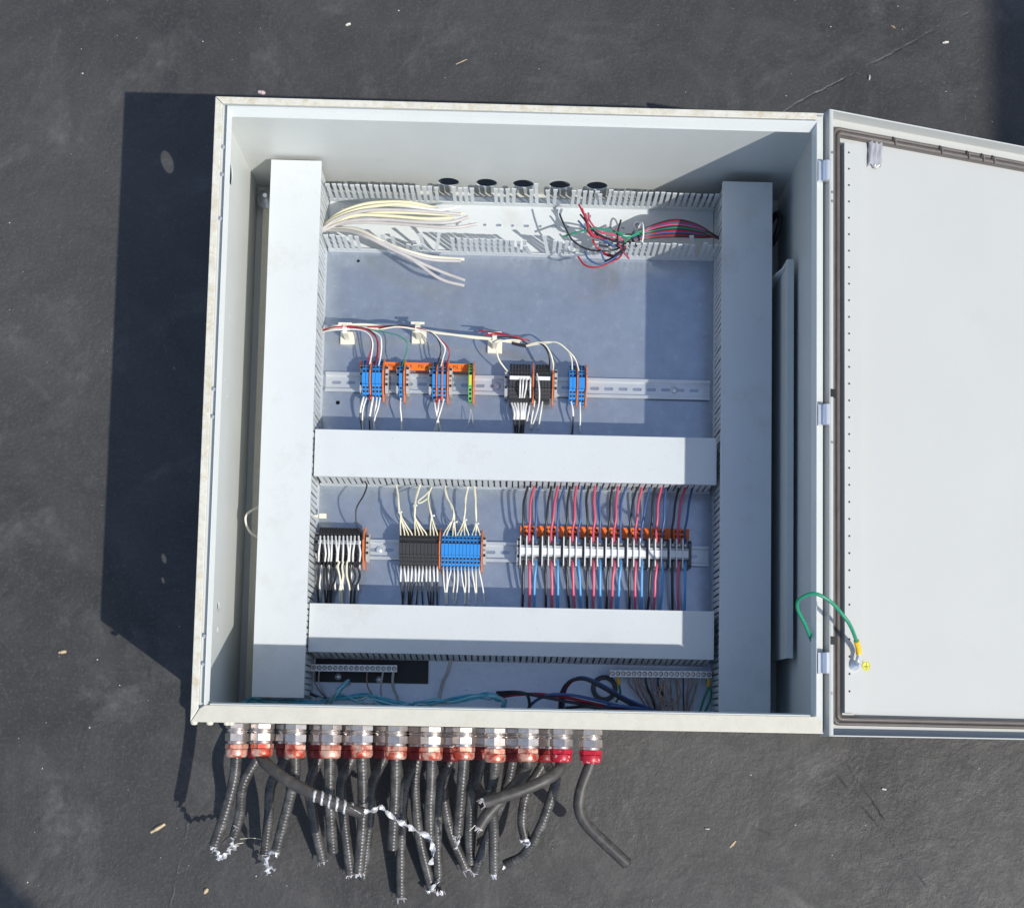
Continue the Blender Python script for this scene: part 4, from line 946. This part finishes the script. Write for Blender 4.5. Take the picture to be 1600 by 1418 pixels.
# ------------------------------------------------------------------ armoured cables
YC = -HH-.0555
def cable(x, z, pts, r, label, group, m='cable_jacket', end='cut', rip=.034):
    root = thing('armoured_cable', label, 'cable', (x,YC,z), group)
    P = [Vector((x,YC+.012,z)), Vector((x,YC-.004,z))] + [at(*p) for p in pts]
    C = resample(spline(P, 14), .0015 if rip else .004)
    obj('jacket', MB().tube(C, r, 12, ripple=rip, period=.0062), m, root)
    e, d = C[-1], (C[-1]-C[-5]).normalized()
    if end in ('cut','white','pink'):
        obj('core', MB().lathe([(-.002,r*.80),(.0018,r*.78),(.003,r*.5)], e, d, 12), {'cut':'wire_black','white':'filler','pink':'filler'}[end], root)
        if end != 'cut':
            mb = MB()
            for k in range(9):
                a_ = random.uniform(0, 6.28); u = d.orthogonal().normalized(); v = d.cross(u); q = e+(u*math.cos(a_)+v*math.sin(a_))*r*random.uniform(.4,.95)
                tip = q+d*random.uniform(.003,.010)+Vector((random.uniform(-1,1),random.uniform(-1,1),random.uniform(-.5,.8)))*.005
                ww = (u*math.sin(a_)-v*math.cos(a_))*random.uniform(.0015,.003)
                mb.add([q-ww,q+ww,tip+ww*.6,tip-ww*.3],((0,1,2,3),))
            o = obj('frayed_foil', mb, 'foil', root); o.modifiers.new('s','SOLIDIFY').thickness = .0004
    return root, C
def ribbon(name, pts, wd, turns, m, label, cat, parent=None, group=None):
    P = spline(pts, 10); n = len(P); vs = []; fs = []
    for i, p in enumerate(P):
        t = (P[min(i+1,n-1)]-P[max(i-1,0)]).normalized(); u = t.cross(Vector((0,0,1))).normalized(); v = t.cross(u)
        a_ = turns*2*math.pi*i/n+random.uniform(-.15,.15); dd = (u*math.cos(a_)+v*math.sin(a_))*wd*random.uniform(.8,1.1)
        vs += [p-dd, p+(v*math.cos(a_)-u*math.sin(a_))*wd*.25, p+dd]
    for i in range(n-1): fs += [(3*i,3*i+1,3*i+4,3*i+3),(3*i+1,3*i+2,3*i+5,3*i+4)]
    o = obj(name, MB().add(vs, fs, False), m, parent); o.modifiers.new('s','SOLIDIFY').thickness = .0005
    if label: tag(o, label, cat, group)
    return o
G1 = 'cut black armoured cables of the upper row'; G2 = 'cut black armoured cables of the lower row'
RC = .0094
up = [
 ([(366,1215,.172),(352,1270,.158),(335,1320,.143)], 'white', 'leftmost black armoured cable curving left, foil at its end', None),
 ([(420,1196,.192),(447,1217,.205),(485,1238,.208),(522,1254,.205),(567,1270,.198)], 'cut', 'brownish black cable bending right over its neighbours, wrapped in striped foil', 'cable_rubber'),
 ([(460,1215,.170),(449,1262,.150),(432,1328,.125)], 'white', 'black armoured cable under the third upper gland, curving left', None),
 ([(515,1225,.168),(516,1270,.150),(520,1330,.12)], 'cut', 'straight black armoured cable under the fourth upper gland', None),
 ([(567,1230,.172),(566,1290,.155),(560,1362,.13)], 'white', 'straight black armoured cable under the fifth upper gland', None),
 ([(618,1230,.172),(616,1270,.160),(613,1325,.14)], 'cut', 'short straight black armoured cable under the sixth upper gland', None),
 ([(673,1230,.170),(671,1265,.158),(672,1312,.14)], 'cut', 'black armoured cable under the seventh upper gland crossed by foil', None),
 ([(722,1220,.170),(719,1255,.155),(715,1303,.135)], 'white', 'short black armoured cable under the eighth upper gland with frayed white end', None),
 ([(771,1215,.165),(767,1240,.150),(771,1290,.115),(772,1362,.08)], 'white', 'black armoured cable under the ninth upper gland passing behind the crossing cable', None),
 ([(822,1200,.170),(808,1222,.172),(785,1246,.175),(760,1274,.178),(748,1293,.180)], 'pink', 'thick black cable bending left with open pinkish cut end facing up', 'cable_rubber'),
 ([(872,1203,.185),(850,1219,.198),(810,1236,.204),(757,1253,.205)], 'white', 'thick black cable from the left red gland lying across its neighbours to the left', 'cable_rubber'),
 ([(918,1205,.176),(908,1233,.174),(905,1262,.171),(917,1288,.168),(945,1316,.165),(980,1349,.160)], 'cut', 'rightmost smooth black cable curving down and out to the right', 'cable_rubber')]
ends_up = []
for i, (pts, e, lab, m_) in enumerate(up):
    ro, C = cable(gx[i], ZG, pts, RC if m_ is None else .0103, lab, G1, m_ or 'cable_jacket', e, rip=.034 if m_ is None else 0); ends_up.append((ro, C))
lo = [
 (0, [(380,1225,.098),(375,1270,.075),(366,1305,.06)], 'cut', 'lower armoured cable beside the leftmost one'),
 (1, [(424,1225,.092),(420,1275,.06),(414,1332,.035)], 'white', 'lower armoured cable behind the third upper one, left'),
 (2, [(484,1225,.095),(490,1280,.06),(504,1343,.022)], 'white', 'lower armoured cable slanting right below the striped foil'),
 (3, [(533,1225,.095),(538,1285,.06),(548,1364,.022)], 'white', 'lower armoured cable slanting right between fourth and fifth glands'),
 (4, [(582,1225,.097),(576,1290,.065),(567,1372,.03)], 'cut', 'lower armoured cable touching the straight fifth cable'),
 (5, [(634,1225,.095),(627,1300,.055),(626,1400,.016)], 'white', 'longest lower armoured cable reaching the bottom of the picture'),
 (5, [(648,1225,.09),(655,1305,.05),(675,1388,.018)], 'white', 'lower armoured cable slanting right with foil at the bottom'),
 (6, [(688,1225,.092),(683,1295,.055),(685,1372,.022)], 'cut', 'lower armoured cable under the seventh gland, vertical'),
 (6, [(692,1225,.085),(703,1295,.05),(728,1356,.020)], 'white', 'lower armoured cable slanting right with bright cut end'),
 (7, [(738,1225,.085),(733,1295,.05),(735,1348,.022)], 'cut', 'lower armoured cable hidden behind the eighth one'),
 (7, [(745,1222,.10),(752,1238,.105),(762,1254,.105)], 'white', 'short lower armoured cable slanting right under the crossing cable'),
 (8, [(790,1235,.085),(768,1290,.055),(743,1361,.020)], 'white', 'lower armoured cable slanting left behind the ninth one'),
 (9, [(824,1235,.100),(816,1280,.085),(822,1314,.075)], 'white', 'short lower cable with pale pinkish end left of the shiny curved one'),
 (9, [(868,1212,.115),(862,1243,.110),(845,1290,.095),(820,1333,.075),(789,1350,.065)], 'white', 'shiny armoured cable curving down left from behind the red gland')]
cnt = {}
for i, (gi_, pts, e, lab) in enumerate(lo):
    k = cnt.get(gi_, 0); cnt[gi_] = k+1
    x = gx2[gi_] + (0 if i != 13 else 0)
    if i == 13: x = gx2[9]
    ro, C = cable(x, ZG2, pts, RC*.95, lab, G2, 'cable_jacket', e)
    if i in (5,6,0): ends_up.append((ro, C))
# striped foil wrap on the bent cable
ro, C = ends_up[1]; n = len(C)
seg = C[int(n*.60):int(n*.90)]
mb = MB(); L = len(seg); dirv = (seg[-1]-seg[0]).normalized(); u = dirv.orthogonal().normalized(); v = dirv.cross(u)
hel = []; 
for k in range(121):
    t = k/120*(L-1); i = min(int(t), L-2); c = seg[i].lerp(seg[i+1], t-i); a_ = k/120*2*math.pi*5
    q = (u*math.cos(a_)+v*math.sin(a_)); hel.append((c+q*.0108, q))
vs = []; fs = []
for k, (c, q) in enumerate(hel): vs += [c-dirv*random.uniform(.0014,.0034), c+q*.0012, c+dirv*random.uniform(.0014,.0034)]
for k in range(120): fs += [(3*k,3*k+1,3*k+4,3*k+3),(3*k+1,3*k+2,3*k+5,3*k+4)]
o = obj('foil_wrap', MB().add(vs, fs, True), 'foil', ro); o.modifiers.new('s','SOLIDIFY').thickness = .0005
def pA(u, v, z): return at(280+.2257*u, 1080+.2257*v, z)
ribbon('foil_strip', [pA(1170,815,.210),pA(1270,830,.205),pA(1340,825,.2),pA(1385,795,.2),pA(1430,830,.195),pA(1500,885,.19),pA(1570,925,.185),at(645,1295,.175),at(668,1306,.17),at(676,1325,.165),at(673,1350,.15)], .0052, 4.5, 'foil', 'long twisted white foil strip draped from the bent cable across three cables', 'foil strip')
ribbon('foil_strip', [pA(240,1105,.145),pA(265,1125,.135),pA(285,1165,.12),pA(330,1120,.11),pA(370,1095,.10),pA(400,1060,.09)], .0055, 3, 'foil', 'crumpled foil scrap at the end of the leftmost cable', 'foil strip')
ribbon('foil_strip', [pA(385,930,.08),pA(375,980,.06),pA(365,1040,.05),pA(355,1075,.045)], .0038, 2, 'foil', 'short foil strip beside the leftmost pair of cables', 'foil strip')
ribbon('foil_strip', [pA(690,1105,.13),pA(630,1105,.11),pA(600,1150,.08),pA(600,1215,.05),pA(615,1265,.035)], .0055, 3, 'foil', 'crumpled foil scrap below the third cable', 'foil strip')
ribbon('foil_strip', [pA(600,1215,.05),pA(630,1215,.05),pA(665,1235,.05)], .0035, 1, 'foil', 'tiny foil flag beside the scrap below the third cable', 'foil strip')
def pB(u, v, z): return at(600+.25*u, 1080+.25*v, z)
ribbon('foil_strip', [pB(265,1250,.02),pB(300,1225,.03),pB(345,1175,.035)], .004, 1, 'foil', 'foil scrap between two lower cables at the bottom', 'foil strip')
ribbon('foil_strip', [pB(330,1245,.012),pB(350,1260,.014),pB(380,1250,.012)], .006, 1.5, 'foil', 'small foil flake on the asphalt below the foil strip', 'foil strip')
ribbon('foil_strip', [pB(850,935,.11),pB(880,925,.115),pB(905,945,.11),pB(885,965,.105)], .004, 1.2, 'foil', 'pinkish foil tuft at the short cable end left of the shiny cable', 'foil strip')
ribbon('foil_strip', [pB(470,900,.14),pB(460,940,.12),pB(445,985,.10)], .0035, 1, 'foil', 'thin white foil sliver under the eighth cable', 'foil strip')

# ------------------------------------------------------------------ litter on the asphalt
def chip(u, v, l, wd, ang, m, label, h=.006, group='wood chips on the asphalt'):
    c = at(u, v, 0); mb = MB(); vs = []
    for k in range(6):
        t = k/5; y = (t-.5)*l; ww = wd*.5*(1-.35*abs(2*t-1))*random.uniform(.8,1.1); hh = h*(1-.4*abs(2*t-1))*random.uniform(.8,1.1)
        vs.append([Vector((y,-ww,.0003)),Vector((y,-ww*.8,hh*.7)),Vector((y,ww*.2,hh)),Vector((y,ww,hh*.5)),Vector((y,ww*.9,.0003))])
    mb.rings(vs, smooth=False); o = obj('wood_chip', mb, m); o.location = c; o.rotation_euler = (0,0,R(ang)); tag(o, label, 'debris', group)
chip(247,1293,.030,.008,32,'wood','pale wood sliver on the asphalt left of the cables',.007)
chip(98,1018,.014,.007,10,'wood','small tan chip near the left edge of the picture')
chip(409,145,.014,.008,-10,'filler','small pinkish stone above the top left corner of the enclosure',.006)
chip(602,1391,.010,.007,60,'wood','tiny tan pebble below the cables',.006) if False else None
chip(1477,67,.012,.0045,8,'grit','small pale splinter upper right near the shadow')
chip(1358,122,.010,.004,85,'grit','small upright pale splinter above the door corner')
chip(1395,43,.010,.003,-30,'wood','thin tan splinter on the asphalt above the seam line')
chip(322,1391,.011,.008,60,'wood','tiny tan pebble at the bottom left of the cables')
chip(721,97,.024,.002,27,'wood','thin pale straw on the asphalt above the enclosure',.002)
chip(544,39,.010,.005,20,'grit','small whitish scrap above the enclosure')
chip(1145,1318,.016,.005,48,'wood','faint tan scrap on the asphalt at the lower right',.003)
chip(1105,1294,.008,.003,-5,'grit','tiny white splinter on the asphalt at the lower right')
chip(1381,1232,.008,.005,-10,'grit','tiny white flake on the asphalt below the door')
chip(1010,1315,.001,.001,0,'grit','speck') if False else None
for lab, a_, b_ in (('thin dry stalk between the left cables', (375,1310), (412,1311)), ('thin dry stalk beside the left foil scrap', (355,1325), (380,1316))):
    wire('dry_stalk', [(*a_,.02),((a_[0]+b_[0])/2,(a_[1]+b_[1])/2-2,.025),(*b_,.02)], .0007, 'wire_pale_yellow', lab, 'dry stalks', 'stalk')
rng = random.Random(3); mb = MB(); fx = [(317,65),(127,77),(129,115),(15,348),(1228,150),(1403,10),(1298,42),(1478,143),(152,1030),(187,1070),(140,1136),(66,1200),(43,1378),(1475,1400),(1243,1288),(842,108),(623,17),(1410,46),(1242,0),(1173,1210),(1529,1200),(1300,1335),(1352,1288),(448,1383),(400,1368),(860,1226)]
for k in range(230):
    u, v = fx[k] if k < len(fx) else (rng.uniform(-20,1620), rng.uniform(-20,1440))
    c = at(u, v, 0); s = rng.uniform(.0016,.0026) if k < len(fx) else rng.uniform(.0006,.0013)
    if -.51 < c.x < .51 and -.53 < c.y < .53: continue
    a_ = rng.uniform(0, 6.28); e = [Vector((c.x+s*math.cos(a_+2.09*j), c.y+s*rng.uniform(.5,1)*math.sin(a_+2.09*j), .0002)) for j in range(3)]
    mb.add(e+[Vector((c.x,c.y,s*.9))], ((0,2,1),(0,1,3),(1,2,3),(2,0,3)))
o = obj('grit', mb, 'grit'); o['kind'] = 'stuff'; o['label'] = 'scattered pale grit on the asphalt'; o['category'] = 'grit'
